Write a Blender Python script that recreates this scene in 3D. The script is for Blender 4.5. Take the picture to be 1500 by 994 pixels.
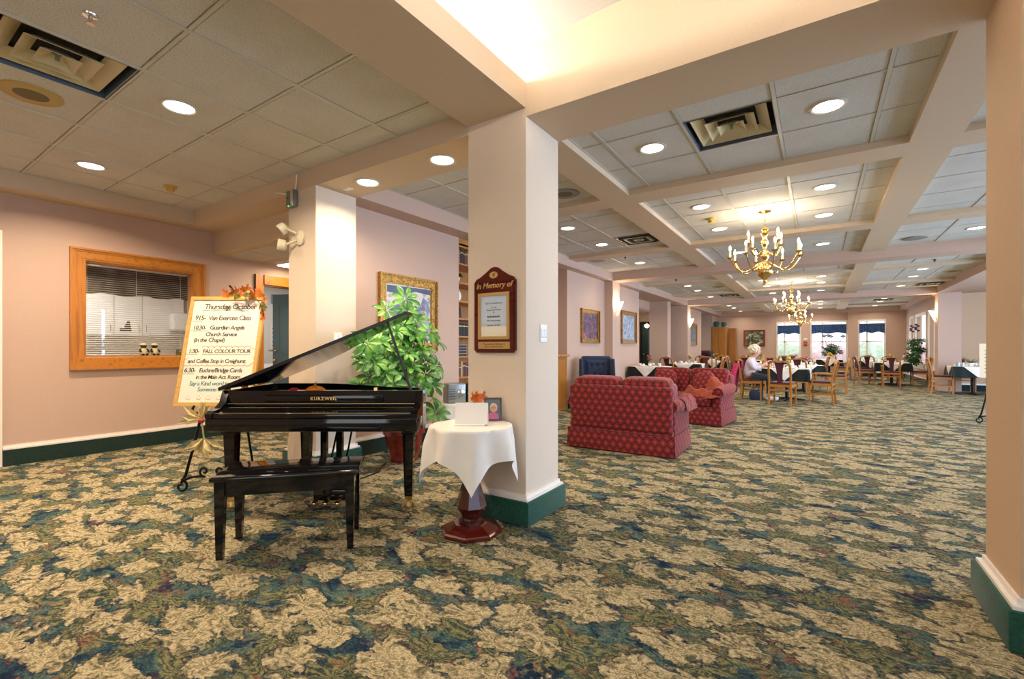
import bpy, bmesh, math, random
from mathutils import Matrix, Vector
random.seed(7)
PI = math.pi
scene = bpy.context.scene
for o in list(bpy.data.objects): bpy.data.objects.remove(o)
COL = scene.collection

# ---------------------------------------------------------------- camera
YAW = math.radians(33.578)
cam_data = bpy.data.cameras.new('camera')
cam_data.sensor_width = 36.0
cam_data.lens = 676.75 / 1500 * 36.0
cam_data.shift_y = 13.27 / 1500
cam_data.clip_start = 0.05; cam_data.clip_end = 200
cam = bpy.data.objects.new('camera', cam_data); COL.objects.link(cam)
cam.location = (0, 0, 1.2); cam.rotation_euler = (PI / 2, 0, YAW)
scene.camera = cam
CF = Vector((-math.sin(YAW), math.cos(YAW), 0)); CR = Vector((math.cos(YAW), math.sin(YAW), 0))

# ---------------------------------------------------------------- world, exposure
scene.view_settings.view_transform = 'Standard'
scene.view_settings.look = 'None'
scene.view_settings.gamma = 1.0
scene.view_settings.use_curve_mapping = False
scene.view_settings.exposure = 0.43
world = bpy.data.worlds.new('world'); scene.world = world; world.use_nodes = True
bg = world.node_tree.nodes['Background']
bg.inputs['Color'].default_value = (0.80, 0.90, 1.0, 1)
bg.inputs['Strength'].default_value = 1.5

DAY = (0.52, 0.70, 1.0); WARM = (1.0, 0.80, 0.58); WARM2 = (1.0, 0.87, 0.70)
def light(name, kind, loc, power, color, size=0.2, rot=(0, 0, 0), size_y=None, spread=None, radius=None):
    d = bpy.data.lights.new(name, kind); d.energy = power; d.color = color
    if kind == 'AREA':
        d.shape = 'DISK' if size_y is None else 'RECTANGLE'
        d.size = size
        if size_y: d.size_y = size_y
        if spread: d.spread = spread
    else:
        d.shadow_soft_size = radius or 0.05
    o = bpy.data.objects.new(name, d); COL.objects.link(o)
    o.location = loc; o.rotation_euler = rot
    return o
# added fills at the unseen lobby openings; daylight at the wing and far windows
light('fill_back', 'AREA', (0.0, -3.35, 1.55), 16, (1.0, 0.95, 0.86), 2.8, (PI / 2, 0, 0), 2.1)  # added frontal fill at the unseen back window opening
light('fill_lobby_right', 'AREA', (3.9, -0.4, 1.5), 48, DAY, 4.6, (PI / 2, 0, PI / 2), 2.0)  # added fill at the unseen right lobby opening, lifting the lobby ceiling
light('daylight_dining_right', 'AREA', (6.4, 9.5, 1.5), 680, DAY, 12.0, (PI / 2, 0, PI / 2), 2.1)
for wx_, ww_ in ((-1.16, 0.90), (0.365, 1.28), (1.885, 0.86)): light('daylight_far', 'AREA', (wx_, 24.94, 1.52), 18 * ww_, DAY, ww_, (-PI / 2, 0, 0), 1.7)

# ---------------------------------------------------------------- materials
def srgb(h):
    h = h.lstrip('#'); c = [int(h[i:i + 2], 16) / 255 for i in (0, 2, 4)]
    return tuple(x / 12.92 if x <= 0.04045 else ((x + 0.055) / 1.055) ** 2.4 for x in c) + (1,)
MATS = {}
class NT:
    def __init__(s, name):
        s.m = bpy.data.materials.new(name); s.m.use_nodes = True
        s.t = s.m.node_tree; s.b = s.t.nodes['Principled BSDF']; MATS[name] = s.m
    def n(s, typ, **kw):
        nd = s.t.nodes.new(typ)
        for k, v in kw.items():
            if k.startswith('i_'):
                key = k[2:]; key = int(key) if key.isdigit() else key.replace('_', ' ')
                if hasattr(v, 'is_linked') or isinstance(v, bpy.types.NodeSocket): s.t.links.new(v, nd.inputs[key])
                else: nd.inputs[key].default_value = v
            else: setattr(nd, k, v)
        return nd
    def math(s, op, a, b=0.0, c=None):
        nd = s.t.nodes.new('ShaderNodeMath'); nd.operation = op
        for i, x in enumerate((a, b, c)):
            if x is None: continue
            if isinstance(x, bpy.types.NodeSocket): s.t.links.new(x, nd.inputs[i])
            else: nd.inputs[i].default_value = x
        return nd.outputs[0]
    def vmath(s, op, a, b=None):
        nd = s.t.nodes.new('ShaderNodeVectorMath'); nd.operation = op
        for i, x in enumerate((a, b)):
            if x is None: continue
            if isinstance(x, bpy.types.NodeSocket): s.t.links.new(x, nd.inputs[i])
            else: nd.inputs[i].default_value = x
        return nd
    def mix(s, fac, a, b):
        nd = s.t.nodes.new('ShaderNodeMix'); nd.data_type = 'RGBA'
        for i, x in ((0, fac), (6, a), (7, b)):
            if isinstance(x, bpy.types.NodeSocket): s.t.links.new(x, nd.inputs[i])
            else: nd.inputs[i].default_value = x
        return nd.outputs[2]
    def ramp(s, fac, stops, interp='LINEAR'):
        nd = s.t.nodes.new('ShaderNodeValToRGB'); nd.color_ramp.interpolation = interp
        el = nd.color_ramp.elements
        while len(el) < len(stops): el.new(0.5)
        for e, (p, c) in zip(el, stops):
            e.position = p; e.color = c if not isinstance(c, str) else srgb(c)
        s.t.links.new(fac, nd.inputs[0]); return nd.outputs[0]
    def obj(s): return s.n('ShaderNodeTexCoord').outputs['Object']
    def noise(s, scale, detail=2, rough=0.5, vec=None, dist=0.0):
        nd = s.n('ShaderNodeTexNoise', i_Scale=scale, i_Detail=detail, i_Roughness=rough, i_Distortion=dist)
        s.t.links.new(vec if vec is not None else s.obj(), nd.inputs['Vector']); return nd.outputs['Fac']
    def color(s, c):
        if isinstance(c, bpy.types.NodeSocket): s.t.links.new(c, s.b.inputs['Base Color'])
        else: s.b.inputs['Base Color'].default_value = c
    def bump(s, h, strength=0.2, dist=0.01):
        nd = s.n('ShaderNodeBump', i_Strength=strength, i_Distance=dist, i_Height=h)
        s.t.links.new(nd.outputs[0], s.b.inputs['Normal'])
    def set(s, **kw):
        for k, v in kw.items(): s.b.inputs[k.replace('_', ' ')].default_value = v
        return s
def simple(name, col, rough=0.5, metal=0.0, var=0.0, scale=8.0, bump=0.0, bscale=60.0, **kw):
    t = NT(name); t.set(Roughness=rough, Metallic=metal, **kw)
    c = srgb(col) if isinstance(col, str) else col
    if var:
        n = t.noise(scale, 3)
        d = tuple(x * (1 - var) for x in c[:3]) + (1,); l = tuple(min(1, x * (1 + var)) for x in c[:3]) + (1,)
        t.color(t.ramp(n, [(0.3, d), (0.7, l)]))
    else: t.color(c)
    if bump: t.bump(t.noise(bscale, 2), bump, 0.004)
    return t.m
def emis(name, col, strength):
    t = NT(name); t.color(srgb(col)); t.set(Roughness=0.6)
    t.b.inputs['Emission Color'].default_value = srgb(col); t.b.inputs['Emission Strength'].default_value = strength
    return t.m
def wood(name, light_c, dark_c, axis='x', scale=6.0, rough=0.35, knots=False, coat=0.0):
    t = NT(name); t.set(Roughness=rough, Coat_Weight=coat)
    sc = {'x': (0.6, 9, 9), 'y': (9, 0.6, 9), 'z': (9, 9, 0.6)}[axis]
    mp = t.n('ShaderNodeMapping'); t.t.links.new(t.obj(), mp.inputs[0]); mp.inputs['Scale'].default_value = sc
    n = t.noise(scale * 0.5, 5, 0.6, mp.outputs[0], 0.6)
    c = t.ramp(n, [(0.25, dark_c), (0.5, light_c), (0.75, light_c)])
    if knots:
        v = t.n('ShaderNodeTexVoronoi', i_Scale=3.2); t.t.links.new(t.obj(), v.inputs['Vector'])
        k = t.ramp(v.outputs['Distance'], [(0.06, (1, 1, 1, 1)), (0.12, (0, 0, 0, 1))])
        c = t.mix(k, c, srgb('#6b3510'))
    t.color(c); t.bump(n, 0.05, 0.002); return t.m

def carpet():
    t = NT('carpet'); t.set(Roughness=0.95); t.b.inputs['Specular IOR Level'].default_value = 0.1
    P = t.obj()
    rot = t.n('ShaderNodeMapping'); t.t.links.new(P, rot.inputs[0]); rot.inputs['Rotation'].default_value = (0, 0, -0.45); rot.inputs['Scale'].default_value = (0.82, 1.25, 1)
    W = rot.outputs[0]
    warp = t.n('ShaderNodeTexNoise', i_Scale=4.2, i_Detail=4.0, i_Roughness=0.62); t.t.links.new(W, warp.inputs['Vector'])
    w = t.vmath('SCALE', t.vmath('SUBTRACT', warp.outputs['Color'], (0.5, 0.5, 0.5)).outputs[0]); w.inputs['Scale'].default_value = 0.34
    Q = t.vmath('ADD', W, w.outputs[0]).outputs[0]
    fine = t.noise(30, 3, 0.65, P)
    def clumps(scale, off, size, lobes, amp, nscale):
        mp = t.n('ShaderNodeMapping'); t.t.links.new(Q, mp.inputs[0]); mp.inputs['Location'].default_value = off
        mp.inputs['Scale'].default_value = (scale, scale, 0)
        v = t.n('ShaderNodeTexVoronoi', i_Scale=1.0, voronoi_dimensions='2D', i_Randomness=0.9); t.t.links.new(mp.outputs[0], v.inputs['Vector'])
        d = t.vmath('SUBTRACT', mp.outputs[0], v.outputs['Position']).outputs[0]
        sx = t.n('ShaderNodeSeparateXYZ'); t.t.links.new(d, sx.inputs[0]); sc = t.n('ShaderNodeSeparateColor'); t.t.links.new(v.outputs['Color'], sc.inputs[0])
        ang = t.math('ADD', t.math('ARCTAN2', sx.outputs[1], sx.outputs[0]), t.math('MULTIPLY', sc.outputs[0], 6.283))
        dist = t.vmath('LENGTH', d).outputs['Value']
        lob = t.math('ABSOLUTE', t.math('SINE', t.math('ADD', t.math('MULTIPLY', ang, lobes), t.math('MULTIPLY', dist, 3.0))))
        r = t.math('MULTIPLY', t.math('ADD', 0.72, t.math('MULTIPLY', lob, 0.26)), size)
        val = t.math('SUBTRACT', r, dist)
        val = t.math('ADD', val, t.math('MULTIPLY', t.math('SUBTRACT', t.noise(nscale, 4, 0.65, Q), 0.5), amp))
        val = t.math('ADD', val, t.math('MULTIPLY', t.math('SUBTRACT', fine, 0.5), 0.30))
        vein = t.math('SINE', t.math('ADD', t.math('MULTIPLY', ang, lobes * 2 + 3), t.math('MULTIPLY', t.noise(6, 3, 0.6, Q), 16.0)))
        return val, vein
    base = t.ramp(t.noise(7.5, 5, 0.68, Q, 0.5), [(0.32, '#141f3a'), (0.42, '#22374c'), (0.49, '#3d5857'), (0.55, '#667768'), (0.61, '#435a58'), (0.70, '#1d2c47')])
    a, va = clumps(4.3, (0.3, 0.1, 0), 0.58, 2.5, 0.85, 5.4)
    b, vb = clumps(5.0, (5.7, 3.3, 0), 0.62, 3.5, 0.9, 6.2)
    olive = t.ramp(t.math('ADD', t.math('MULTIPLY', vb, 0.25), fine), [(0.25, '#3c4a3f'), (0.5, '#6f7152'), (0.75, '#8d845c')])
    c = t.mix(t.ramp(b, [(0.05, (0, 0, 0, 1)), (0.12, (1, 1, 1, 1))]), base, olive)
    rust = t.ramp(t.noise(11.0, 4, 0.65, Q), [(0.58, (0, 0, 0, 1)), (0.64, (1, 1, 1, 1))])
    c = t.mix(t.math('MULTIPLY', rust, 0.6), c, srgb('#9c5b46'))
    edge = t.ramp(a, [(0.0, (0, 0, 0, 1)), (0.05, (1, 1, 1, 1))])
    c = t.mix(t.math('MULTIPLY', edge, 0.7), c, srgb('#16223a'))
    tan = t.ramp(t.math('ADD', t.math('MULTIPLY', va, 0.11), t.math('MULTIPLY', t.math('ADD', t.noise(12, 4, 0.65, Q), fine), 0.5)), [(0.30, '#565a48'), (0.40, '#8a8062'), (0.50, '#b0a07a'), (0.62, '#c8b994'), (0.74, '#a08462')])
    c = t.mix(t.ramp(a, [(0.06, (0, 0, 0, 1)), (0.13, (1, 1, 1, 1))]), c, tan)
    pile = t.n('ShaderNodeTexVoronoi', i_Scale=125.0); t.t.links.new(P, pile.inputs['Vector'])
    pl = t.ramp(pile.outputs['Distance'], [(0.1, (1.15, 1.15, 1.15, 1)), (0.75, (0.42, 0.42, 0.42, 1))])
    mul = t.n('ShaderNodeMix', data_type='RGBA', blend_type='MULTIPLY'); mul.inputs[0].default_value = 0.8
    t.t.links.new(c, mul.inputs[6]); t.t.links.new(pl, mul.inputs[7])
    t.color(mul.outputs[2]); t.bump(pile.outputs['Distance'], -0.5, 0.004)
    return t.m
def sofa_fabric():
    t = NT('sofa_fabric'); t.set(Roughness=0.85, Sheen_Weight=0.12)
    sx = t.n('ShaderNodeSeparateXYZ'); t.t.links.new(t.obj(), sx.inputs[0])
    U, V = 0.088, 0.138
    u = t.math('MULTIPLY', t.math('ADD', sx.outputs[0], t.math('MULTIPLY', sx.outputs[1], 0.95)), 1 / U)
    v = t.math('MULTIPLY', t.math('ADD', sx.outputs[2], t.math('MULTIPLY', sx.outputs[1], 0.45)), 1 / V)
    def dist(o):
        du = t.math('MULTIPLY', t.math('SUBTRACT', t.math('FRACT', t.math('ADD', u, o)), 0.5), U); dv = t.math('MULTIPLY', t.math('SUBTRACT', t.math('FRACT', t.math('ADD', v, o)), 0.5), V * 0.85)
        return t.math('SQRT', t.math('ADD', t.math('MULTIPLY', du, du), t.math('MULTIPLY', dv, dv)))
    d1, d2 = dist(0.0), dist(0.5)
    mn = t.math('MULTIPLY', t.math('MINIMUM', d1, d2), 1 / 0.055); df = t.math('MULTIPLY', t.math('ABSOLUTE', t.math('SUBTRACT', d1, d2)), 1 / 0.05)
    side = t.math('MULTIPLY', t.math('SUBTRACT', U * 0.5, t.math('MINIMUM', d1, d2)), 1 / 0.02)
    c = t.ramp(mn, [(0.0, '#b3472d'), (0.22, '#962b22'), (0.36, '#80161a'), (0.7, '#771419'), (0.84, '#330a10')])
    c = t.mix(t.ramp(df, [(0.10, (1, 1, 1, 1)), (0.22, (0, 0, 0, 1))]), c, srgb('#22070d'))
    t.color(c); t.bump(t.noise(220, 2), 0.15, 0.003); return t.m
def tile_mat():
    t = NT('ceiling_tile'); t.set(Roughness=0.95)
    n = t.noise(160, 3, 0.7); m = t.noise(2.2, 3, 0.6, t.n('ShaderNodeNewGeometry').outputs['Position'])
    c = t.ramp(n, [(0.34, '#98938a'), (0.46, '#d2cfc6'), (0.7, '#dfdcd4')])
    c = t.mix(t.math('MULTIPLY', t.ramp(m, [(0.45, (0, 0, 0, 1)), (0.75, (1, 1, 1, 1))]), 0.25), c, srgb('#a79f88'))
    t.color(c); t.bump(n, 0.35, 0.004); return t.m
def wall_mat(name, col):
    t = NT(name); t.set(Roughness=0.75); c = srgb(col)
    n = t.noise(90, 2)
    t.color(t.ramp(n, [(0.3, tuple(x * 0.95 for x in c[:3]) + (1,)), (0.7, c)])); t.bump(n, 0.08, 0.003); return t.m
def picture_mat(name, stops, scale=3.0, dist=1.5, seed=0.0, detail=5):
    t = NT(name); t.set(Roughness=0.45)
    mp = t.n('ShaderNodeMapping'); t.t.links.new(t.obj(), mp.inputs[0]); mp.inputs['Location'].default_value = (seed, seed * 1.7, seed * 0.6)
    t.color(t.ramp(t.noise(scale, detail, 0.6, mp.outputs[0], dist), stops)); return t.m
def fabric(name, col, var=0.25, scale=30):
    t = NT(name); t.set(Roughness=0.9, Sheen_Weight=0.15); c = srgb(col)
    n = t.noise(scale, 3)
    t.color(t.ramp(n, [(0.3, tuple(x * (1 - var) for x in c[:3]) + (1,)), (0.7, tuple(min(1, x * (1 + var)) for x in c[:3]) + (1,))]))
    t.bump(t.noise(300, 2), 0.1, 0.002); return t.m

carpet(); sofa_fabric(); tile_mat()
wall_mat('wall_paint', '#c8aa97'); wall_mat('beam_paint', '#d2bb9e'); wall_mat('column_paint', '#dccab4'); wall_mat('vault_paint', '#ebebe8')
wall_mat('tan_tone', '#cfae8c'); wall_mat('hall_paint', '#d9b9a4'); wall_mat('white_wall', '#e8e4de')  # tan: separate warmer tone for the right column and return wall
simple('tee_metal', '#c9c4b6', 0.45); simple('white_trim', '#efe6dc', 0.4)
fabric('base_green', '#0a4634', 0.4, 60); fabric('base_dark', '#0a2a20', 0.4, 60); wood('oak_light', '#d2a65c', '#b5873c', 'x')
wood('pine', '#bd7a2b', '#935214', 'x', knots=True); wood('pine_v', '#bd7a2b', '#935214', 'z', knots=True)
wood('oak', '#b07430', '#8a521b', 'z'); wood('oak_x', '#b67b36', '#8f5a22', 'x'); wood('cherry', '#8a3d1b', '#5e2410', 'z', rough=0.25)
wood('mahogany', '#4a1a10', '#25100a', 'z', rough=0.15, coat=0.6); wood('mahogany_red', '#5a180f', '#320c07', 'x', rough=0.15, coat=0.6)
t_ = NT('piano_black'); t_.color((0.004, 0.004, 0.005, 1)); t_.set(Roughness=0.08, Coat_Weight=0.4, Coat_Roughness=0.03); t_.b.inputs['Specular IOR Level'].default_value = 0.35
simple('black_satin', '#0b0b0c', 0.4); simple('black_iron', '#120f0e', 0.35, 0.6, bump=0.15)
simple('brass', (0.82, 0.56, 0.20, 1), 0.18, 1.0); simple('brass_dull', (0.55, 0.40, 0.16, 1), 0.4, 1.0)
simple('gold_frame', (0.36, 0.19, 0.035, 1), 0.35, 0.65, 0.75, 55, 0.9, 55); simple('gold_plate', (0.80, 0.60, 0.25, 1), 0.3, 0.85)
simple('chrome', (0.75, 0.75, 0.76, 1), 0.15, 1.0); simple('steel_grey', '#8f9490', 0.35, 0.6)
simple('white_plastic', '#ece8df', 0.35); simple('cream_plastic', '#e0d8b8', 0.4); simple('yellowed_plastic', '#c9a94f', 0.4)
simple('speaker_rim', '#b79a52', 0.5); simple('speaker_mesh', '#6f6540', 0.7, bump=0.5, bscale=400); simple('grille_grey', '#8d8b88', 0.6, bump=0.4, bscale=300)
simple('dark_void', '#15120f', 0.8); simple('vent_metal', '#c2b797', 0.4, 0.2); simple('vent_blade', '#c8bb93', 0.35, 0.1); simple('vent_inside', '#6c7680', 0.4, 0.4)
simple('whiteboard', '#f0e6d2', 0.3); simple('paper', '#f4efe6', 0.7); simple('ink_black', '#2a2422', 0.7); simple('ink_teal', '#2f8f97', 0.7); simple('ink_red', '#c24a3f', 0.7)
simple('linen_white', '#eae4da', 0.85, 0, 0.05, 5, 0.15, 200); fabric('linen_green', '#0b1a17', 0.3, 20); fabric('linen_black', '#0c1012', 0.3, 20)
fabric('navy_uph', '#232f4a', 0.5, 60); fabric('maroon_uph', '#54202a', 0.2, 40); fabric('rust_throw', '#8c3a22', 0.25, 25); fabric('pink_coat', '#cf2d63', 0.25, 20)
fabric('mauve_cushion', '#7d3b57', 0.3, 50); fabric('sweater', '#d9d2dc', 0.12, 60); fabric('trousers', '#23262b', 0.2, 40)
simple('skin', '#d9a184', 0.5, 0, 0.06, 20); fabric('hair_white', '#d9d0b4', 0.25, 90); simple('shoe_white', '#d8d4cf', 0.5)
simple('terracotta_glaze', '#7a2219', 0.22, 0, 0.35, 14, Coat_Weight=0.4); simple('soil', '#2b1d13', 0.95, bump=0.6, bscale=60); simple('bark', '#6a5637', 0.8, 0, 0.2, 30)
def leafmat(name, c1, c2, c3):
    t = NT(name); t.set(Roughness=0.35); i = t.n('ShaderNodeObjectInfo')
    t.color(t.ramp(t.noise(7, 2), [(0.3, c1), (0.5, c2), (0.7, c3)])); t.b.inputs['Subsurface Weight'].default_value = 0.0; return t.m
leafmat('leaf_green', '#23501d', '#42802b', '#86bd48'); leafmat('leaf_dark', '#1d3a1e', '#2d5a2b', '#4d7a3a'); leafmat('leaf_fall', '#b5461f', '#d9782b', '#d9a83a')
leafmat('leaf_olive', '#5b5f2c', '#7d8a3c', '#a9a94f'); simple('flower_yellow', '#e0b92a', 0.6); simple('flower_red', '#b5262a', 0.6); simple('flower_purple', '#5b3c66', 0.6); simple('flower_pink', '#c96a8c', 0.6)
simple('husk', '#d8c48c', 0.75, 0, 0.2, 30); simple('pumpkin', '#d9791c', 0.5, 0, 0.2, 12); simple('red_decor', '#a3201d', 0.5)
simple('cabinet_white', '#ece8e2', 0.35); simple('dark_floral', '#2a2320', 0.8, 0, 0.8, 24); simple('blind_slat', '#e9e6df', 0.4)
simple('door_slate', '#5d737b', 0.4); simple('door_green', '#22423a', 0.35); simple('glassware', (0.8, 0.85, 0.87, 1), 0.08, 0, Transmission_Weight=0.6)
simple('china_white', '#f1efe9', 0.15); simple('china_blue', '#5f7390', 0.2, 0, 0.4, 12); simple('teal_pot', '#1d6468', 0.25); fabric('valance_blue', '#2b4a78', 0.5, 14)
simple('book_dark', '#2b2526', 0.6); simple('book_brown', '#6b4630', 0.6); simple('book_navy', '#27364f', 0.6); simple('book_maroon', '#5d2228', 0.6); simple('book_cream', '#c9b995', 0.6)
simple('alarm_red', '#b5271f', 0.4); simple('bear_cream', '#cdbd93', 0.7, bump=0.4); simple('bear_dark', '#2a201c', 0.8); simple('sign_green', '#4c5538', 0.6)
simple('carpet_dark', '#141b1c', 0.9); simple('outdoor_ground', '#d9dcd5', 0.9); fabric('outdoor_pink', '#e2b7b8', 0.2, 6); fabric('outdoor_green', '#c6d3b4', 0.2, 6)
emis('lamp_disc', '#fff1dc', 5.0); emis('lamp_bulb', '#ffe6bd', 40.0); emis('sconce_glass', '#ffe7b8', 5.0); emis('tube_light', '#fff3dd', 9.0); emis('cove_tube', '#fffaf4', 58.0); emis('led_green', '#3dff3d', 3.0)
emis('glow_globe', '#ffedc9', 6.0)
gl = NT('pane_glass'); tr_ = gl.n('ShaderNodeBsdfTransparent'); gs_ = gl.n('ShaderNodeBsdfGlossy', i_Roughness=0.03)
mx_ = gl.n('ShaderNodeMixShader', i_0=0.06); gl.t.links.new(tr_.outputs[0], mx_.inputs[1]); gl.t.links.new(gs_.outputs[0], mx_.inputs[2])
gl.t.links.new(mx_.outputs[0], gl.t.nodes['Material Output'].inputs['Surface'])
picture_mat('photo_bg', [(0.3, '#31383f'), (0.6, '#6d7378'), (0.8, '#8b8f90')], 2.0)
# ---------------------------------------------------------------- mesh helpers
I4 = Matrix.Identity(4)
def T(x, y, z): return Matrix.Translation((x, y, z))
def RZ(a): return Matrix.Rotation(a, 4, 'Z')
def RX(a): return Matrix.Rotation(a, 4, 'X')
def RY(a): return Matrix.Rotation(a, 4, 'Y')
class MB:
    def __init__(s, xf=None): s.v = []; s.f = []; s.xf = xf or I4
    def add(s, vs, fs):
        k = len(s.v); s.v += [s.xf @ Vector(p) for p in vs]; s.f += [tuple(i + k for i in f) for f in fs]; return s
    def box(s, x0, y0, z0, x1, y1, z1):
        x0, x1 = sorted((x0, x1)); y0, y1 = sorted((y0, y1)); z0, z1 = sorted((z0, z1))
        return s.add([(x0, y0, z0), (x1, y0, z0), (x1, y1, z0), (x0, y1, z0), (x0, y0, z1), (x1, y0, z1), (x1, y1, z1), (x0, y1, z1)],
                     [(0, 3, 2, 1), (4, 5, 6, 7), (0, 1, 5, 4), (1, 2, 6, 5), (2, 3, 7, 6), (3, 0, 4, 7)])
    def rbox(s, x0, y0, z0, x1, y1, z1, r=0.01, seg=2, fn=None):
        bm = bmesh.new(); bmesh.ops.create_cube(bm, size=1.0)
        for v in bm.verts: v.co = Vector(((x0 + x1) / 2 + v.co.x * (x1 - x0), (y0 + y1) / 2 + v.co.y * (y1 - y0), (z0 + z1) / 2 + v.co.z * (z1 - z0)))
        bmesh.ops.bevel(bm, geom=list(bm.edges), offset=r, segments=seg, profile=0.5, affect='EDGES', clamp_overlap=True)
        return s.frombm(bm, fn)
    def frombm(s, bm, fn=None):
        bm.verts.index_update()
        vs = [fn(v.co.copy()) if fn else v.co.copy() for v in bm.verts]; fs = [tuple(v.index for v in f.verts) for f in bm.faces]
        bm.free(); return s.add(vs, fs)
    def pillow(s, c, sx, sy, sz, pw=0.35, n=10, rot=I4, fn=None):
        # superellipsoid cushion
        vs = []; fs = []
        def sp(a, p): return math.copysign(abs(a) ** p, a)
        nu, nv = n * 2, n
        for j in range(nv + 1):
            ph = -PI / 2 + PI * j / nv
            for i in range(nu):
                th = 2 * PI * i / nu
                p = Vector((sx * sp(math.cos(ph), pw) * sp(math.cos(th), pw), sy * sp(math.cos(ph), pw) * sp(math.sin(th), pw), sz * sp(math.sin(ph), pw)))
                if fn: p = fn(p)
                vs.append(Vector(c) + rot @ p)
        for j in range(nv):
            for i in range(nu): fs.append((j * nu + i, j * nu + (i + 1) % nu, (j + 1) * nu + (i + 1) % nu, (j + 1) * nu + i))
        return s.add(vs, fs)
    def sphere(s, c, rx, ry=None, rz=None, nu=12, nv=8, fn=None):
        ry = ry or rx; rz = rz or rx; vs = []; fs = []
        for j in range(nv + 1):
            ph = -PI / 2 + PI * j / nv
            for i in range(nu):
                th = 2 * PI * i / nu; d = Vector((math.cos(ph) * math.cos(th), math.cos(ph) * math.sin(th), math.sin(ph)))
                k = fn(d) if fn else 1
                vs.append((c[0] + d.x * rx * k, c[1] + d.y * ry * k, c[2] + d.z * rz * k))
        for j in range(nv):
            for i in range(nu): fs.append((j * nu + i, j * nu + (i + 1) % nu, (j + 1) * nu + (i + 1) % nu, (j + 1) * nu + i))
        return s.add(vs, fs)
    def lathe(s, prof, n=16, c=(0, 0, 0), rot=0.0, cap=True):
        vs = []; fs = []
        for r, z in prof:
            for i in range(n):
                a = 2 * PI * i / n + rot; vs.append((c[0] + r * math.cos(a), c[1] + r * math.sin(a), c[2] + z))
        for j in range(len(prof) - 1):
            for i in range(n): fs.append((j * n + i, j * n + (i + 1) % n, (j + 1) * n + (i + 1) % n, (j + 1) * n + i))
        if cap: fs.append(tuple(range(n - 1, -1, -1))); fs.append(tuple(range((len(prof) - 1) * n, len(prof) * n)))
        return s.add(vs, fs)
    def tube(s, pts, r, n=8, closed=False):
        pts = [Vector(p) for p in pts]; m = len(pts); rs = r if isinstance(r, (list, tuple)) else [r] * m
        vs = []; fs = []; up = Vector((0, 0, 1)); prev = None
        for k, p in enumerate(pts):
            if closed: t = pts[(k + 1) % m] - pts[k - 1]
            else: t = pts[min(k + 1, m - 1)] - pts[max(k - 1, 0)]
            if t.length < 1e-9: t = up
            t.normalize()
            if prev is None:
                a = t.cross(up)
                if a.length < 1e-3: a = t.cross(Vector((1, 0, 0)))
            else:
                a = prev - t * prev.dot(t)
            a.normalize(); prev = a; b = t.cross(a)
            for i in range(n):
                th = 2 * PI * i / n; vs.append(p + (a * math.cos(th) + b * math.sin(th)) * rs[k])
        for k in range(m if closed else m - 1):
            for i in range(n): fs.append((k * n + i, k * n + (i + 1) % n, ((k + 1) % m) * n + (i + 1) % n, ((k + 1) % m) * n + i))
        if not closed: fs.append(tuple(range(n - 1, -1, -1))); fs.append(tuple(range((m - 1) * n, m * n)))
        return s.add(vs, fs)
    def bar(s, a, b, w, h=None, up=(0, 0, 1), w2=None, h2=None):
        a = Vector(a); b = Vector(b); h = h or w; w2 = w2 or w; h2 = h2 or h; t = (b - a).normalized(); x = t.cross(Vector(up))
        if x.length < 1e-4: x = t.cross(Vector((0, 1, 0)))
        x.normalize(); y = x.cross(t); vs = []
        for p, ww, hh in ((a, w, h), (b, w2, h2)):
            for i, j in ((-1, -1), (1, -1), (1, 1), (-1, 1)): vs.append(p + x * i * ww / 2 + y * j * hh / 2)
        return s.add(vs, [(0, 3, 2, 1), (4, 5, 6, 7), (0, 1, 5, 4), (1, 2, 6, 5), (2, 3, 7, 6), (3, 0, 4, 7)])
    def prism(s, poly, z0, z1):
        n = len(poly)
        return s.add([(x, y, z0) for x, y in poly] + [(x, y, z1) for x, y in poly],
                     [tuple(range(n - 1, -1, -1)), tuple(range(n, 2 * n))] + [(i, (i + 1) % n, n + (i + 1) % n, n + i) for i in range(n)])
    def grid(s, fn, nu, nv, closed_u=False):
        vs = [fn(i / (nu if closed_u else nu - 1), j / (nv - 1)) for j in range(nv) for i in range(nu)]; fs = []
        for j in range(nv - 1):
            for i in range(nu if closed_u else nu - 1):
                a = j * nu + i; b = j * nu + (i + 1) % nu; fs.append((a, b, b + nu, a + nu))
        return s.add(vs, fs)
    def mesh(s, name, mat, smooth=None):
        me = bpy.data.meshes.new(name); me.from_pydata([tuple(v) for v in s.v], [], s.f)
        me.materials.append(MATS[mat])
        if smooth is not None:
            me.polygons.foreach_set('use_smooth', [True] * len(me.polygons)); me.set_sharp_from_angle(angle=math.radians(smooth))
        me.update(); return me
    def build(s, name, mat, parent=None, smooth=None, label=None):
        return link(name, s.mesh(name, mat, smooth), parent, label)
def link(name, data, parent=None, label=None):
    o = bpy.data.objects.new(name, data); COL.objects.link(o); o.parent = parent
    if label: o['label'] = label
    return o
def thing(name, label, cat, loc=(0, 0, 0), rz=0.0, group=None, kind=None):
    o = bpy.data.objects.new(name, None); COL.objects.link(o); o.empty_display_size = 0.1
    o.location = loc; o.rotation_euler = (0, 0, rz); return tag(o, label, cat, group, kind)
def tag(o, label, cat, group=None, kind=None):
    o['label'] = label; o['category'] = cat
    if group: o['group'] = group
    if kind: o['kind'] = kind
    return o
def copy_tree(o, parent=None):
    c = o.copy(); COL.objects.link(c); c.parent = parent
    for ch in list(o.children): copy_tree(ch, c)
    return c
def dup(o, loc, rz, label=None, group=None):
    c = copy_tree(o); c.location = loc; c.rotation_euler = (0, 0, rz)
    if label: c['label'] = label
    if group: c['group'] = group
    return c
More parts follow.
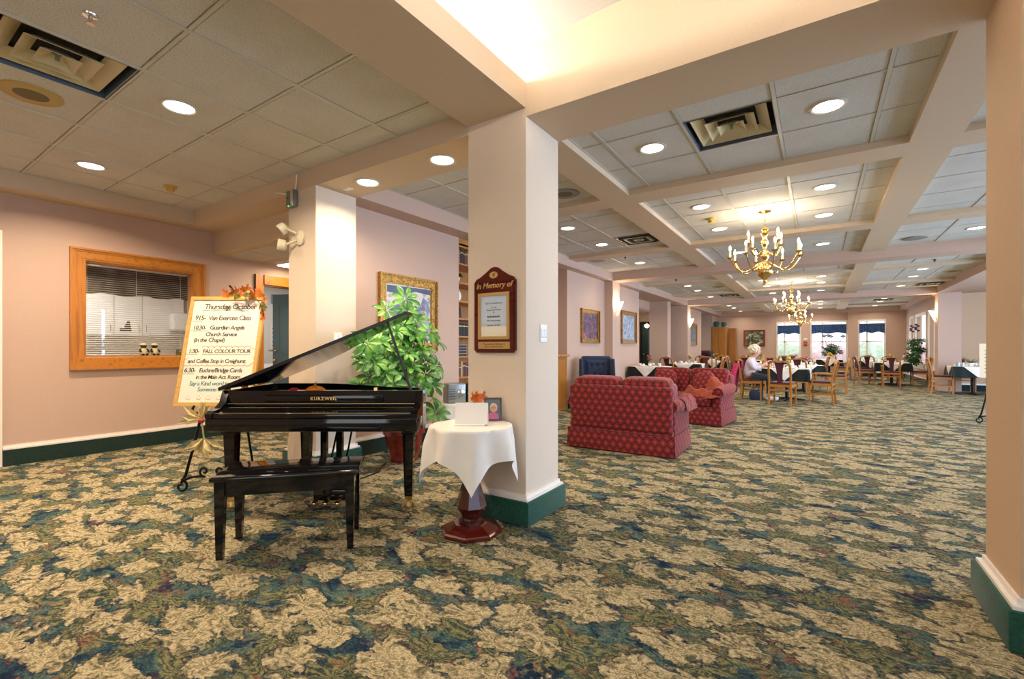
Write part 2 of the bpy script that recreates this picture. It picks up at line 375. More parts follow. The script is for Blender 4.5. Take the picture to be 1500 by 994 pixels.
def text(name, body, mat, parent, xf, size=0.05, shear=0.0, ext=0.0006, align='LEFT', offset=0.0, space=1.0):
    cu = bpy.data.curves.new(name, 'FONT'); cu.body = body; cu.size = size; cu.shear = shear; cu.extrude = ext
    cu.align_x = align; cu.offset = offset; cu.resolution_u = 2; cu.space_character = space
    tmp = bpy.data.objects.new(name, cu); COL.objects.link(tmp)
    me = bpy.data.meshes.new_from_object(tmp.evaluated_get(bpy.context.evaluated_depsgraph_get()))
    bpy.data.objects.remove(tmp); bpy.data.curves.remove(cu)
    me.transform(xf); me.materials.clear(); me.materials.append(MATS[mat]); me.name = name
    return link(name, me, parent)
def holes_wall(axis, c0, c1, a0, a1, z0, z1, holes):
    # a wall slab: axis 'x' has its faces at x=c0, c1 and runs along y; holes = (a0, a1, z0, z1)
    mb = MB(); A = sorted({a0, a1} | {h[0] for h in holes} | {h[1] for h in holes}); Z = sorted({z0, z1} | {h[2] for h in holes} | {h[3] for h in holes})
    for i in range(len(A) - 1):
        for j in range(len(Z) - 1):
            ma = (A[i] + A[i + 1]) / 2; mz = (Z[j] + Z[j + 1]) / 2
            if any(h[0] < ma < h[1] and h[2] < mz < h[3] for h in holes): continue
            if axis == 'x': mb.box(c0, A[i], Z[j], c1, A[i + 1], Z[j + 1])
            else: mb.box(A[i], c0, Z[j], A[i + 1], c1, Z[j + 1])
    return mb
def struct(name, mb, mat, label, cat, smooth=None):
    o = mb.build(name, mat, None, smooth); return tag(o, label, cat, kind='structure')

# ---------------------------------------------------------------- levels
S = 2.782; TL = 2.957; TD = 2.975; STRIP = 2.914
B0, B0e, B1, B1e, B2, B2e, FAR = 2.675, 3.14, 10.27, 10.73, 17.66, 18.12, 24.9
LW = -6.93; DW = -4.2

# ---------------------------------------------------------------- floor
fl = MB().add([(-12, -4, 0), (8, -4, 0), (8, 18.27, 0), (3.15, 18.27, 0), (3.15, 25.05, 0), (-12, 25.05, 0)], [(0, 1, 2, 3, 4, 5)])
struct('floor', fl, 'carpet', 'patterned wall-to-wall carpet of tan leaves on navy and green', 'carpet')

# ---------------------------------------------------------------- walls
wl = holes_wall('x', LW - 0.16, LW, -3.6, 6.5, 0, 3.0, [(1.68, 2.785, 1.10, 2.20), (3.70, 4.62, 0, 2.16)])
struct('wall_left', wl, 'wall_paint', 'mauve lobby wall holding the pine-framed kitchen window', 'wall')
struct('trim_casing', MB().box(LW, 0.93, 0, LW + 0.03, 1.045, 2.4), 'white_trim', 'narrow white door casing at the near end of the mauve lobby wall', 'trim')
# dining left wall pieces (all in the plane x = DW), thickness to the hall behind
struct('wall_painting', holes_wall('x', -4.40, -4.28, B0e - 0.02, 5.07, 0, S, []), 'wall_paint', 'mauve wall panel behind the potted plant, with the gilt-framed garden painting', 'wall')
struct('wall_alcove', MB().box(-4.80, 5.0, 0, -4.71, 8.34, S).box(-4.80, 5.0, 0, -4.402, 5.07, S), 'wall_paint', 'recessed wall behind the bookcase alcove', 'wall')
struct('wall_armchair', MB().box(-4.70, 8.32, 0, DW, B1 + 0.02, S), 'wall_paint', 'dining room wall behind the blue wing chair', 'wall')
struct('wall_sconce', MB().box(-4.35, B1e - 0.02, 0, DW, 12.76, S), 'wall_paint', 'dining room wall with the gilt winter landscape painting, beside the wall sconce', 'wall')
struct('wall_pier', MB().box(-4.80, 15.70, 0, DW, 16.10, S), 'wall_paint', 'free pier standing between the two openings in the dining room wall', 'wall')
struct('wall_cabinet', MB().box(-4.35, B2e - 0.02, 0, DW, 21.0, S), 'wall_paint', 'dining room wall with the small gilt painting past the second sconce', 'wall')
struct('wall_corner', MB().box(-4.80, 23.4, 0, DW, FAR + 0.1, S), 'wall_paint', 'far corner wall behind the tall oak cabinet', 'wall')
struct('wall_hall', holes_wall('x', -8.2, -8.1, 6.0, FAR, 0, 3.0, []), 'hall_paint', 'tan corridor side wall seen through the opening of the dining room', 'wall')
struct('wall_hall_end', MB().box(-8.1, 16.4, 0, -4.8, 16.5, 3.0), 'hall_paint', 'tan corridor end wall with the dark green door', 'wall')
struct('wall_header', MB().box(-4.9, 12.0, 2.46, -4.8, 15.7, S + 0.2), 'wall_paint', 'mauve header over the dining room opening', 'wall')
struct('wall_hall_near', holes_wall('y', 6.0, 6.1, -8.2, -4.8, 0, 3.0, []), 'hall_paint', 'tan corridor end wall', 'wall')
struct('wall_far', holes_wall('y', FAR, FAR + 0.15, -4.8, 3.15, 0, 3.0, [(-1.63, -0.69, 0.62, 2.42), (-0.30, 1.03, 0.62, 2.42), (1.43, 2.34, 0.62, 2.42)]), 'wall_paint', 'tan end wall of the dining room with three windows', 'wall')
struct('wall_right', holes_wall('x', 3.0, 3.15, B2e, FAR, 0, S, [(19.0, 20.05, 0.55, 2.42), (20.35, 22.4, 0.55, 2.42), (22.75, 23.7, 0.55, 2.42)]), 'wall_paint', 'tan right wall of the dining room with tall white-framed windows', 'wall')
struct('wall_right_return', MB().box(3.3, 18.12, 0, 6.6, 18.27, S), 'tan_tone', 'tan wall behind the table beside the right-hand easel', 'wall')
struct('wall_wing', holes_wall('x', 6.5, 6.62, -3.6, 18.3, 0, 3.0, [(3.6, 15.4, 0.45, 2.55)]), 'wall_paint', 'outer wall of the dining wing with its long window opening', 'wall')
struct('wall_back', holes_wall('y', -3.6, -3.48, -7.1, 4.1, 0, 3.4, [(-1.4, 1.4, 0.5, 2.6)]), 'wall_paint', 'lobby wall behind the photographer with an assumed window opening', 'wall')
struct('wall_lobby_right', holes_wall('x', 4.0, 4.12, -3.6, B0e, 0, 3.4, [(-2.7, 1.9, 0.5, 2.5)]), 'wall_paint', 'right lobby wall with an assumed window opening', 'wall')
struct('wall_lobby_end', MB().box(4.0, B0, 0, 6.6, B0e, 3.0), 'wall_paint', 'end wall between lobby and dining wing', 'wall')

# ---------------------------------------------------------------- columns, pilasters and their carpeted bases
def column(x0, x1, y0, y1, label, z1=S, paint='column_paint'):
    o = struct('column', MB().box(x0, y0, 0, x1, y1, z1), paint, label, 'column')
    b = 0.047
    m = MB().rbox(x0 - b, y0 - b, 0, x1 + b, y1 + b, 0.165, 0.012)
    m.build('base', 'base_green', o, 40, 'dark green carpeted plinth')
    MB().box(x0 - 0.03, y0 - 0.03, 0.165, x1 + 0.03, y1 + 0.03, 0.180).box(x0 - 0.012, y0 - 0.012, 0.18, x1 + 0.012, y1 + 0.012, 0.205).build('cap_moulding', 'white_trim', o, None, 'cream moulding strip')
    return o
colM = column(-2.164, -1.662, B0, B0e, 'square cream column bearing the memorial plaque', 2.84)
col2 = column(-4.517, -4.055, B0, B0e, 'square cream column behind the piano with the security box')
colR = column(0.671, 1.17, B0 - 0.02, 3.115, 'square tan column beside the dining room, its green base in full view', S, 'tan_tone')
MB().box(-4.45, B0 - 0.052, 0.0, -4.22, B0 - 0.046, 0.30).build('access_panel', 'column_paint', col2)
def pilaster(x0, x1, y0, y1, label): return struct('column', MB().box(x0, y0, 0, x1, y1, S), 'wall_paint', label, 'column')
pilaster(-4.7, -4.0, B1, B1e, 'wall pilaster with a lit sconce beside the blue wing chair')
pilaster(-4.7, -4.0, B2, B2e, 'wall pilaster with a lit sconce at the far left of the dining room')
pilaster(2.83, 3.32, B2, B2e, 'wall pilaster with a lit sconce at the right of the dining room')

# ---------------------------------------------------------------- baseboards
def baseboard(name, axis, c, a0, a1, sgn, label):
    m = MB(); k = MB()
    if axis == 'x':
        m.box(c, a0, 0, c + sgn * 0.045, a1, 0.165); k.box(c, a0, 0.165, c + sgn * 0.028, a1, 0.182).box(c, a0, 0.182, c + sgn * 0.012, a1, 0.208)
    else:
        m.box(a0, c, 0, a1, c + sgn * 0.045, 0.165); k.box(a0, c, 0.165, a1, c + sgn * 0.028, 0.182).box(a0, c, 0.182, a1, c + sgn * 0.012, 0.208)
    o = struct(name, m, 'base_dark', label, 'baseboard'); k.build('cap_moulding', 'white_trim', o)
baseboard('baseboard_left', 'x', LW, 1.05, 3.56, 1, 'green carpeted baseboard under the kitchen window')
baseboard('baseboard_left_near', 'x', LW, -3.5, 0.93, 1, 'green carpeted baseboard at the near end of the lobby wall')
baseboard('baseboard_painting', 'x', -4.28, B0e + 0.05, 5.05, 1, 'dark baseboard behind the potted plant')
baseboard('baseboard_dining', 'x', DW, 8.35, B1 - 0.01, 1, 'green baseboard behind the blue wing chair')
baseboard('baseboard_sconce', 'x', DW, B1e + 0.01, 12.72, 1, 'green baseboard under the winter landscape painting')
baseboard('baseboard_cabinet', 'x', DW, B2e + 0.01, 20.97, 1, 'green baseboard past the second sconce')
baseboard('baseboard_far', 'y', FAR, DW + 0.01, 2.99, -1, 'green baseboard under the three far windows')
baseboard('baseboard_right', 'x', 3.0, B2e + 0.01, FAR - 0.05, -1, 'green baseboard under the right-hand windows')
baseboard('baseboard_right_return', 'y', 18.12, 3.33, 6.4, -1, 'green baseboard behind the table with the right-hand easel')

# ---------------------------------------------------------------- beams
def beam(m, label, mat='beam_paint'): return struct('beam', m, mat, label, 'beam')
beam(MB().box(LW, B0, S, -4.055, 3.02, 3.1).box(LW, 3.02, 2.49, -4.517, B0e, 3.1).box(-4.517, 3.02, S, -4.055, B0e, 3.1), 'ceiling beam between the left wall and the column behind the piano')
beam(MB().box(-4.055, B0, S, -2.164, B0e, 3.1), 'ceiling beam with two downlights between the two cream columns')
beam(MB().box(-1.662, B0, S, 4.0, B0e, 3.6).box(-2.164, B0, 2.84, -1.662, B0e, 3.6).box(4.0, B0e - 0.05, S, 6.5, B0e, 3.05), 'ceiling beam between the plaque column and the tan column')
beam(MB().box(-2.164, -3.5, 2.84, -1.665, B0, 3.015), 'ceiling beam running from the plaque column along the vaulted ceiling')
beam(MB().box(0.671, -3.5, S, 1.17, B0, 3.015), 'ceiling beam running along the vaulted ceiling above the tan column')
beam(MB().box(-4.0, B1, S, 2.8, B1e, 3.1), 'first deep beam across the dining room past the nearest chandelier', 'wall_paint')
beam(MB().box(-4.0, B2, S, 2.8, B2e, 3.1), 'second deep beam across the dining room past the second chandelier', 'wall_paint')
beam(MB().box(-4.0, FAR - 0.15, S, 2.8, FAR, 3.1), 'beam along the window wall of the dining room', 'wall_paint')
beam(MB().box(1.05, FAR - 0.12, 0, 1.41, FAR, S), 'boxed pilaster between the second and third windows', 'wall_paint')
beam(MB().box(-4.8, B0e, S, -4.0, FAR, 3.1), 'perimeter beam along the left side of the dining room', 'wall_paint')
beam(MB().box(2.8, B0e, S, 6.5, 18.27, 3.1).box(2.8, 18.27, S, 3.15, FAR, 3.1), 'low soffit along the right side of the dining room', 'wall_paint')
beam(MB().box(LW, -3.5, 2.79, -6.65, B0, 3.1), 'soffit strip above the kitchen window wall')
for bi, (s0, s1) in enumerate(((B0e, B1), (B1e, B2), (B2e, FAR - 0.15))):
    L = s1 - s0; off = (L - 7.13) / 2
    ys = (s0 + 1.89 + off, s0 + 2.23 + off, s1 - 2.25 - off, s1 - 1.91 - off)
    nm = ('nearest', 'second', 'far')[bi]
    for x0, x1, sd in ((-2.105, -1.771, 'left'), (0.628, 0.96, 'right')):
        o = beam(MB().box(x0, s0, STRIP, x1, s1, TD + 0.05), 'shallow ceiling strip along the %s edge of the %s chandelier bay' % (sd, nm))
    for y0, y1, sd in ((ys[0], ys[1], 'before'), (ys[2], ys[3], 'past')):
        beam(MB().box(-4.0, y0, STRIP, -2.105, y1, TD + 0.05).box(-1.771, y0, STRIP, 0.628, y1, TD + 0.05).box(0.96, y0, STRIP, 2.8, y1, TD + 0.05), 'shallow ceiling strip crossing the %s bay, %s its chandelier' % (nm, sd))

# ---------------------------------------------------------------- ceilings: tile grids with tees
TILES = {}
def tile_mesh(w, d):
    k = (round(w, 3), round(d, 3))
    if k not in TILES:
        m = MB(); g = 0.006
        a, b = w / 2 - g, d / 2 - g; e = 0.012
        m.add([(-a, -b, 0), (a, -b, 0), (a, b, 0), (-a, b, 0), (-a + e, -b + e, -e), (a - e, -b + e, -e), (a - e, b - e, -e), (-a + e, b - e, -e)],
              [(0, 1, 5, 4), (1, 2, 6, 5), (2, 3, 7, 6), (3, 0, 4, 7), (4, 5, 6, 7)])
        TILES[k] = m.mesh('tile', 'ceiling_tile')
    return TILES[k]
def tile_ceiling(x0, x1, y0, y1, xl, yl, z, label, skip=(), thick='x', stuff=False):
    o = struct('ceiling', MB().box(x0, y0, z - 0.003, x0 + 0.02, y1, z + 0.012).box(x1 - 0.02, y0, z - 0.003, x1, y1, z + 0.012).box(x0 + 0.02, y0, z - 0.003, x1 - 0.02, y0 + 0.02, z + 0.012).box(x0 + 0.02, y1 - 0.02, z - 0.003, x1 - 0.02, y1, z + 0.012), 'tee_metal', label, 'ceiling')
    X = [x0] + [x for x in xl if x0 + .03 < x < x1 - .03] + [x1]; Y = [y0] + [y for y in yl if y0 + .03 < y < y1 - .03] + [y1]
    tees = MB(); allm = MB()
    for i in range(len(X) - 1):
        for j in range(len(Y) - 1):
            cx, cy = (X[i] + X[i + 1]) / 2, (Y[j] + Y[j + 1]) / 2
            if any(abs(cx - a) < 0.25 and abs(cy - b) < 0.25 for a, b in skip): continue
            w, d = X[i + 1] - X[i], Y[j + 1] - Y[j]
            if stuff:
                e = 0.01; allm.add([(X[i] + e, Y[j] + e, z), (X[i + 1] - e, Y[j] + e, z), (X[i + 1] - e, Y[j + 1] - e, z), (X[i] + e, Y[j + 1] - e, z)], [(0, 3, 2, 1)])
                continue
            t = link('tile', tile_mesh(w, d), o); t.location = (cx, cy, z + 0.012)
    if stuff:
        s_ = allm.build('tiles', 'ceiling_tile', o); s_['kind'] = 'stuff'
    for x in X[1:-1]: MB().box(x - 0.012, y0, z - 0.006, x + 0.012, y1, z + 0.012).build('tee', 'tee_metal', o)
    for y in Y[1:-1]: MB().box(x0, y - 0.009, z - 0.004, x1, y + 0.009, z + 0.012).build('tee', 'tee_metal', o)
    return o
def arange(a, b, st):
    out = []; 
    while a < b: out.append(a); a += st
    return out
# lobby
LX = [-6.775 + 0.645 * k for k in range(0, 9)]; LX = [-6.13, -5.485, -4.84, -4.195, -3.55, -2.905, -2.26]
LY = [-3.375 + 0.645 * k for k in range(0, 10)]; LY = [1.137 + 0.645 * k for k in range(-7, 3)]
tile_ceiling(-6.65, -2.17, -3.5, B0, LX, LY, TL, 'low tiled lobby ceiling over the piano', [(-3.87, 0.815)])
# hall behind the piano column
tile_ceiling(LW, -4.40, B0e, 6.0, [-6.3, -5.7, -5.1], [3.7, 4.3, 4.9, 5.5], 2.49, 'low tiled ceiling of the hall by the pine door')
tile_ceiling(-8.1, -4.80, 6.1, FAR, [-7.4, -6.8, -6.2, -5.6, -5.0], arange(6.6, FAR, 0.62), 2.49, 'low tiled ceiling of the corridor beyond the dining room', stuff=True)
# dining bays
MX = [-1.543, -0.904, -0.264, 0.376]; LFX = [-3.40, -2.76, -2.12]; RTX = [1.61, 2.25]
BAYS = []
for bi, (s0, s1) in enumerate(((B0e, B1), (B1e, B2), (B2e, FAR - 0.15))):
    L = s1 - s0; off = (L - 7.13) / 2; mid = (s0 + s1) / 2 + 0.06
    ya = s0 + 1.89 + off; yb = s0 + 2.23 + off; yc = s1 - 2.25 - off; yd = s1 - 1.91 - off
    BAYS.append((s0, s1, mid))
    nm = ('nearest', 'second', 'farthest')[bi]
    for x0, x1, xl, sd in ((-4.0, -2.105, LFX, 'left'), (-1.771, 0.628, MX, 'chandelier'), (0.96, 2.8, RTX, 'right')):
        for (a, b, yl, pn) in ((s0, ya, [mid - 2.99, mid - 2.35], 'front'), (yb, yc, [mid - 0.96, mid - 0.32, mid + 0.32, mid + 0.96], 'middle'), (yd, s1, [mid + 2.34, mid + 2.98], 'back')):
            sk = [(-0.584, 4.09)] if (bi == 0 and pn == 'front') else []
            tile_ceiling(x0, x1, a, b, xl, yl, TD, '%s tiled coffer of the %s bay, %s side' % (pn, nm, sd), sk, stuff=(bi == 2))
# vault over the entrance
def vault(u, v):
    y = -3.5 + (B0 + 3.5) * v; a = u
    x0, x1 = -2.02, 1.02
    xc, hw = (x0 + x1) / 2, (x1 - x0) / 2
    t = -1 + 2 * u
    tt = math.copysign(1 - (1 - abs(t)) ** 1.8, t)
    z = 3.02 + 0.275 * max(0.0, 1 - abs(tt) ** 3.2) ** (1 / 1.6)
    return (xc + hw * tt, y, z)
struct('ceiling_vault', MB().grid(vault, 41, 2), 'vault_paint', 'white cove-lit vaulted ceiling over the entrance', 'ceiling', 60)
struct('ceiling_slab', MB().box(-12, -3.6, 3.6, 8, 5, 3.7).box(-12, B0e, 3.06, 8, 18.27, 3.16).box(-12, 18.27, 3.06, 3.15, 25.05, 3.16).box(-12, -3.6, 3.06, -2.05, B0, 3.16).box(1.05, -3.6, 3.06, 8, B0, 3.16).box(4.0, -3.6, 3.02, 6.6, B0, 3.06).box(1.17, -3.6, 2.9, 4.0, B0, 2.95), 'dark_void', 'concrete slab above the suspended ceilings', 'ceiling')
for x, sd in ((-1.90, 'plaque column'), (0.90, 'tan column')):
    o = tag(MB().tube([(x, -3.4, 3.045), (x, B0 - 0.03, 3.045)], 0.018, 8).build('cove_light', 'cove_tube'), 'long cove light tube lying on the beam above the %s' % sd, 'lamp', 'cove lights under the vault')
# ---------------------------------------------------------------- pixel to place (directions from the photograph, distance from a known plane)
def ray(u, v): return CF + CR * ((u - 750) / 676.75) + Vector((0, 0, (510.27 - v) / 676.75))
def atx(u, v, x): d = ray(u, v); return Vector((0, 0, 1.2)) + d * (x / d.x)
def aty(u, v, y): d = ray(u, v); return Vector((0, 0, 1.2)) + d * (y / d.y)
def atz(u, v, z): d = ray(u, v); return Vector((0, 0, 1.2)) + d * ((z - 1.2) / d.z)
def atd(u, v, k): return Vector((0, 0, 1.2)) + ray(u, v) * k

# ---------------------------------------------------------------- recessed downlights
DL = {'ring': MB().lathe([(0.118, 0.0), (0.118, -0.006), (0.105, -0.010), (0.094, -0.004), (0.094, 0.0)], 24, cap=False).mesh('trim_ring', 'tee_metal', 30),
      'disc': MB().lathe([(0.0005, -0.0045), (0.094, -0.0035)], 24, cap=False).mesh('lens', 'lamp_disc')}
def downlight(x, y, z, label, power=14, col=WARM2, group='recessed ceiling downlights'):
    t = thing('downlight', label, 'downlight', (x, y, z), 0, group)
    link('trim_ring', DL['ring'], t); link('lens', DL['disc'], t)
    l = light('downlight_lamp', 'AREA', (x, y, z - 0.02), power, col, 0.15, spread=math.radians(150))
    return t
downlight(-3.87, 1.46, TL - 0.002, 'round downlight in the lobby ceiling past the air vent', 36, WARM)
downlight(-5.82, 1.46, TL - 0.002, 'round downlight in the lobby ceiling nearest the kitchen window', 36, WARM)
downlight(-3.87, -0.90, TL - 0.002, 'unseen extra downlight in the lobby ceiling behind the photographer', 28, WARM)  # added out of view to brighten the lobby and its ceiling
downlight(-5.82, -0.90, TL - 0.002, 'unseen extra downlight in the lobby ceiling by the near end of the left wall', 28, WARM)  # second hidden downlight, added for more lobby light
downlight(-2.63, 2.906, S, 'round downlight in the beam soffit next to the plaque column', 10, WARM)
downlight(-3.577, 2.906, S, 'round downlight in the beam soffit next to the column behind the piano', 15, WARM)
for bi, (s0, s1, mid) in enumerate(BAYS):
    nm = ('nearest', 'second', 'farthest')[bi]
    for x, sd in ((-3.08, 'left aisle'), (-1.226, 'left of the chandelier row'), (0.057, 'right of the chandelier row'), (1.93, 'right aisle')):
        for dy in (-2.67, -0.64, 0.64, 2.66):
            if bi == 0 and dy == -2.67 and x == 1.93: continue
            lab = 'round downlight, %s bay, %s, %s' % (nm, sd, {-2.67: 'front coffer', -0.64: 'middle coffer on the lobby side', 0.64: 'middle coffer on the window side', 2.66: 'back coffer'}[dy])
            downlight(x, mid + dy, TD - 0.002, lab, 8, WARM2, 'downlights of the %s bay, %s' % (nm, sd))

# ---------------------------------------------------------------- ceiling speakers, detectors, sprinklers, vents
def speaker(x, y, z, label, rim='speaker_rim', mesh='speaker_mesh', r=0.165):
    t = thing('ceiling_speaker', label, 'speaker', (x, y, z))
    MB().lathe([(r, 0), (r, -0.008), (r * 0.93, -0.014), (r * 0.55, -0.012), (r * 0.55, 0)], 28, cap=False).build('rim', rim, t, 30)
    MB().lathe([(0.0005, -0.013), (r * 0.55, -0.012)], 28, cap=False).build('grille', mesh, t)
speaker(-4.52, 0.82, TL, 'yellowed round speaker in the lobby ceiling beside the air vent')
speaker(-2.42, 4.74, TD, 'round speaker in the dining ceiling behind the plaque column', 'grille_grey', 'speaker_mesh')
speaker(-3.70, 8.72, TD, 'round speaker in the dining ceiling above the blue wing chair', 'grille_grey', 'grille_grey')
speaker(1.285, 9.75, TD, 'round speaker in the right aisle ceiling before the first deep beam', 'grille_grey', 'grille_grey')
speaker(-2.40, 14.29, TD, 'round speaker in the left aisle ceiling of the second bay', 'speaker_rim', 'speaker_mesh')
speaker(2.55, 14.4, TD, 'round speaker in the right aisle ceiling of the second bay', 'speaker_rim', 'speaker_mesh')
def detector(x, y, z, label):
    t = thing('smoke_detector', label, 'detector', (x, y, z))
    MB().lathe([(0.062, 0), (0.062, -0.018), (0.05, -0.024)], 20).build('base', 'yellowed_plastic', t, 30)
    MB().lathe([(0.036, -0.024), (0.038, -0.055), (0.03, -0.062)], 20).build('head', 'yellowed_plastic', t, 30)
detector(-5.84, 2.12, TL, 'yellowed smoke detector on the lobby ceiling')
detector(-1.225, 6.76, TD, 'yellowed smoke detector on the ceiling beside the nearest chandelier')
detector(-1.225, 14.3, TD, 'yellowed smoke detector on the ceiling beside the second chandelier')
def sprinkler(x, y, z, label, mat='chrome'):
    t = thing('sprinkler_head', label, 'sprinkler', (x, y, z))
    MB().lathe([(0.035, 0), (0.033, -0.006), (0.016, -0.010)], 16).build('escutcheon', mat, t, 30)
    MB().tube([(0, 0, -0.008), (0, 0, -0.047)], 0.009, 8).bar((-0.016, 0, -0.008), (-0.010, 0, -0.047), 0.005).bar((0.016, 0, -0.008), (0.010, 0, -0.047), 0.005).build('frame', mat, t)
    MB().lathe([(0.018, -0.045), (0.018, -0.048)], 12).build('deflector', mat, t)
sprinkler(-3.20, 0.80, TL, 'chrome sprinkler head in the lobby ceiling above the piano', 'chrome')
sprinkler(-3.098, 8.6, TD, 'dark sprinkler head in the left aisle of the nearest bay', 'black_iron')
sprinkler(1.93, 8.7, TD, 'dark sprinkler head in the right aisle of the nearest bay', 'black_iron')
sprinkler(1.92, 12.3, TD, 'dark sprinkler head in the right aisle of the second bay', 'black_iron')
sprinkler(-3.05, 12.2, TD, 'dark sprinkler head in the left aisle of the second bay', 'black_iron')
def vent(x, y, z, label, sz=0.635, rz=0.0):
    t = thing('air_vent', label, 'vent', (x, y, z), rz); h = sz / 2
    m = MB()
    for a, b, c, d in ((-h, -h, h, -h + 0.015), (-h, h - 0.015, h, h), (-h, -h, -h + 0.015, h), (h - 0.015, -h, h, h)): m.box(a, b, -0.004, c, d, 0.085)
    m.build('collar', 'vent_inside', t)
    MB().box(-h, -h, 0.08, h, h, 0.085).build('back_plate', 'dark_void', t)
    for k, (o_, i_, z0) in enumerate(((0.265, 0.185, 0.012), (0.175, 0.105, 0.004), (0.095, 0.028, -0.004))):
        # a four-sided sloping louvre ring
        vs = []; 
        for r, zz in ((o_, z0), (o_, z0 + 0.004), (i_, z0 + 0.052), (i_ - 0.004, z0 + 0.048)):
            vs += [(-r, -r, zz), (r, -r, zz), (r, r, zz), (-r, r, zz)]
        fs = []
        for ring in range(4):
            nx = (ring + 1) % 4
            for i in range(4): fs.append((ring * 4 + i, ring * 4 + (i + 1) % 4, nx * 4 + (i + 1) % 4, nx * 4 + i))
        MB().add(vs, fs).build('louvre', 'vent_blade', t)
    MB().lathe([(0.012, -0.008), (0.012, 0.05)], 10).build('screw', 'steel_grey', t)
vent(-3.8725, 0.815, TL, 'large square louvred air vent in the lobby ceiling above the piano')
vent(-0.584, 4.085, TD, 'square louvred air vent in the nearest dining bay between two downlights')
def flat_vent(x, y, z, label):
    t = thing('air_vent', label, 'vent', (x, y, z))
    MB().box(-0.29, -0.29, -0.012, 0.29, 0.29, 0.0).build('frame', 'vent_inside', t)
    for k in range(4):
        r = 0.25 - k * 0.06; m = MB()
        for a, b, c, d in ((-r, -r, r, -r + 0.022), (-r, r - 0.022, r, r), (-r, -r, -r + 0.022, r), (r - 0.022, -r, r, r)): m.box(a, b, -0.026, c, d, -0.012)
        m.build('louvre', 'vent_blade' if k % 2 else 'dark_void', t)
flat_vent(-2.43, 7.36, TD, 'square air vent in the left aisle of the nearest dining bay')
flat_vent(-2.46, 16.74, TD, 'square air vent in the left aisle of the second dining bay')
flat_vent(2.52, 16.75, TD, 'square air vent in the right aisle of the second dining bay')
flat_vent(1.93, 21.3, TD, 'square air vent in the right aisle of the farthest bay')

# ---------------------------------------------------------------- chandeliers
def chandelier(x, y, label):
    t = thing('chandelier', label, 'chandelier', (x, y, TD), 0.35, 'brass chandeliers')
    MB().lathe([(0.075, 0), (0.075, -0.012), (0.02, -0.03)], 20).build('canopy', 'brass', t, 40)
    ch = MB()
    for k in range(5):
        z = -0.045 - k * 0.032; a = (k % 2) * PI / 2
        ch.tube([(0.011 * math.cos(q) * math.cos(a), 0.011 * math.cos(q) * math.sin(a), z + 0.02 * math.sin(q)) for q in [2 * PI * i / 10 for i in range(10)]], 0.003, 5, True)
    ch.build('chain', 'brass', t, 60)
    prof = [(0.008, -0.19), (0.03, -0.215), (0.04, -0.24), (0.022, -0.262), (0.05, -0.29), (0.028, -0.32), (0.022, -0.36), (0.04, -0.39), (0.05, -0.42), (0.026, -0.45), (0.022, -0.50),
            (0.035, -0.54), (0.055, -0.57), (0.05, -0.60), (0.03, -0.63), (0.026, -0.67), (0.05, -0.70), (0.09, -0.735), (0.10, -0.78), (0.085, -0.83), (0.04, -0.865), (0.02, -0.885), (0.026, -0.90), (0.012, -0.925), (0.003, -0.94)]
    MB().lathe(prof, 20).build('stem', 'brass', t, 60)
    def arm(a, r, z0, zc, ri, dip):
        d = Vector((math.cos(a), math.sin(a), 0)); P = []
        for k in range(17):
            s_ = k / 16; rr = ri + (r - ri) * (s_ ** 0.9); zz = z0 + (zc - z0) * s_ ** 2.5 - dip * math.sin(PI * min(1, s_ * 1.02)) * (0.5 + 0.5 * s_)
            P.append(d * rr + Vector((0, 0, zz)))
        A = MB().tube(P, 0.0085, 6).build('arm', 'brass', t, 60)
        c = d * r
        MB().lathe([(0.012, -0.012), (0.02, 0.0), (0.042, 0.012), (0.044, 0.016), (0.02, 0.018)], 14, (c.x, c.y, zc)).build('drip_cup', 'brass', A, 50)
        MB().lathe([(0.0135, 0), (0.0135, 0.095)], 10, (c.x, c.y, zc + 0.016)).build('candle_sleeve', 'cream_plastic', A, 50)
        MB().lathe([(0.008, 0), (0.015, 0.018), (0.011, 0.04), (0.002, 0.062)], 8, (c.x, c.y, zc + 0.112)).build('bulb', 'lamp_bulb', A, 60)
    for k in range(8): arm(2 * PI * k / 8, 0.415, -0.66, -0.60, 0.04, 0.17)
    for k in range(4): arm(2 * PI * k / 4 + PI / 8, 0.235, -0.52, -0.44, 0.035, 0.09)
    for k in range(4):
        a = 2 * PI * k / 4 + 0.3; l = light('chandelier_lamp', 'POINT', (x + 0.24 * math.cos(a), y + 0.24 * math.sin(a), TD - 0.28), 4.5, WARM, radius=0.03)
for x, y, lb in ((-0.58, BAYS[0][2] + 0.02, 'nearest dining bay'), (-0.6, BAYS[1][2] + 0.05, 'second dining bay'), (-0.6, BAYS[2][2], 'farthest dining bay')):
    chandelier(x, y, 'brass two-tier candle chandelier hanging in the ' + lb)

# ---------------------------------------------------------------- wall sconces
def sconce(x, y, z, rz, label):
    # fan-shaped glass shell opening upward, its back on the wall (local +x points into the room)
    t = thing('wall_sconce', label, 'sconce', (x, y, z), rz, 'shell wall sconces')
    def sh(u, v):
        a = -PI / 2 + PI * u; w = v ** 0.75
        return (0.02 + 0.12 * w * math.cos(a) + 0.03 * v, 0.115 * w * math.sin(a), -0.16 + 0.29 * v + 0.03 * math.cos(a) * v)
    MB().grid(sh, 17, 9).build('shade', 'sconce_glass', t, 60)
    MB().box(0, -0.04, -0.12, 0.025, 0.04, 0.06).build('back_plate', 'brass', t)
    l = light('sconce_lamp', 'POINT', Vector((x, y, z + 0.16)) + Vector((0.08 * math.cos(rz), 0.08 * math.sin(rz), 0)), 9, WARM, radius=0.04)
sconce(-4.0, 10.50, 2.14, 0, 'lit shell-shaped sconce on the pilaster beside the blue wing chair')
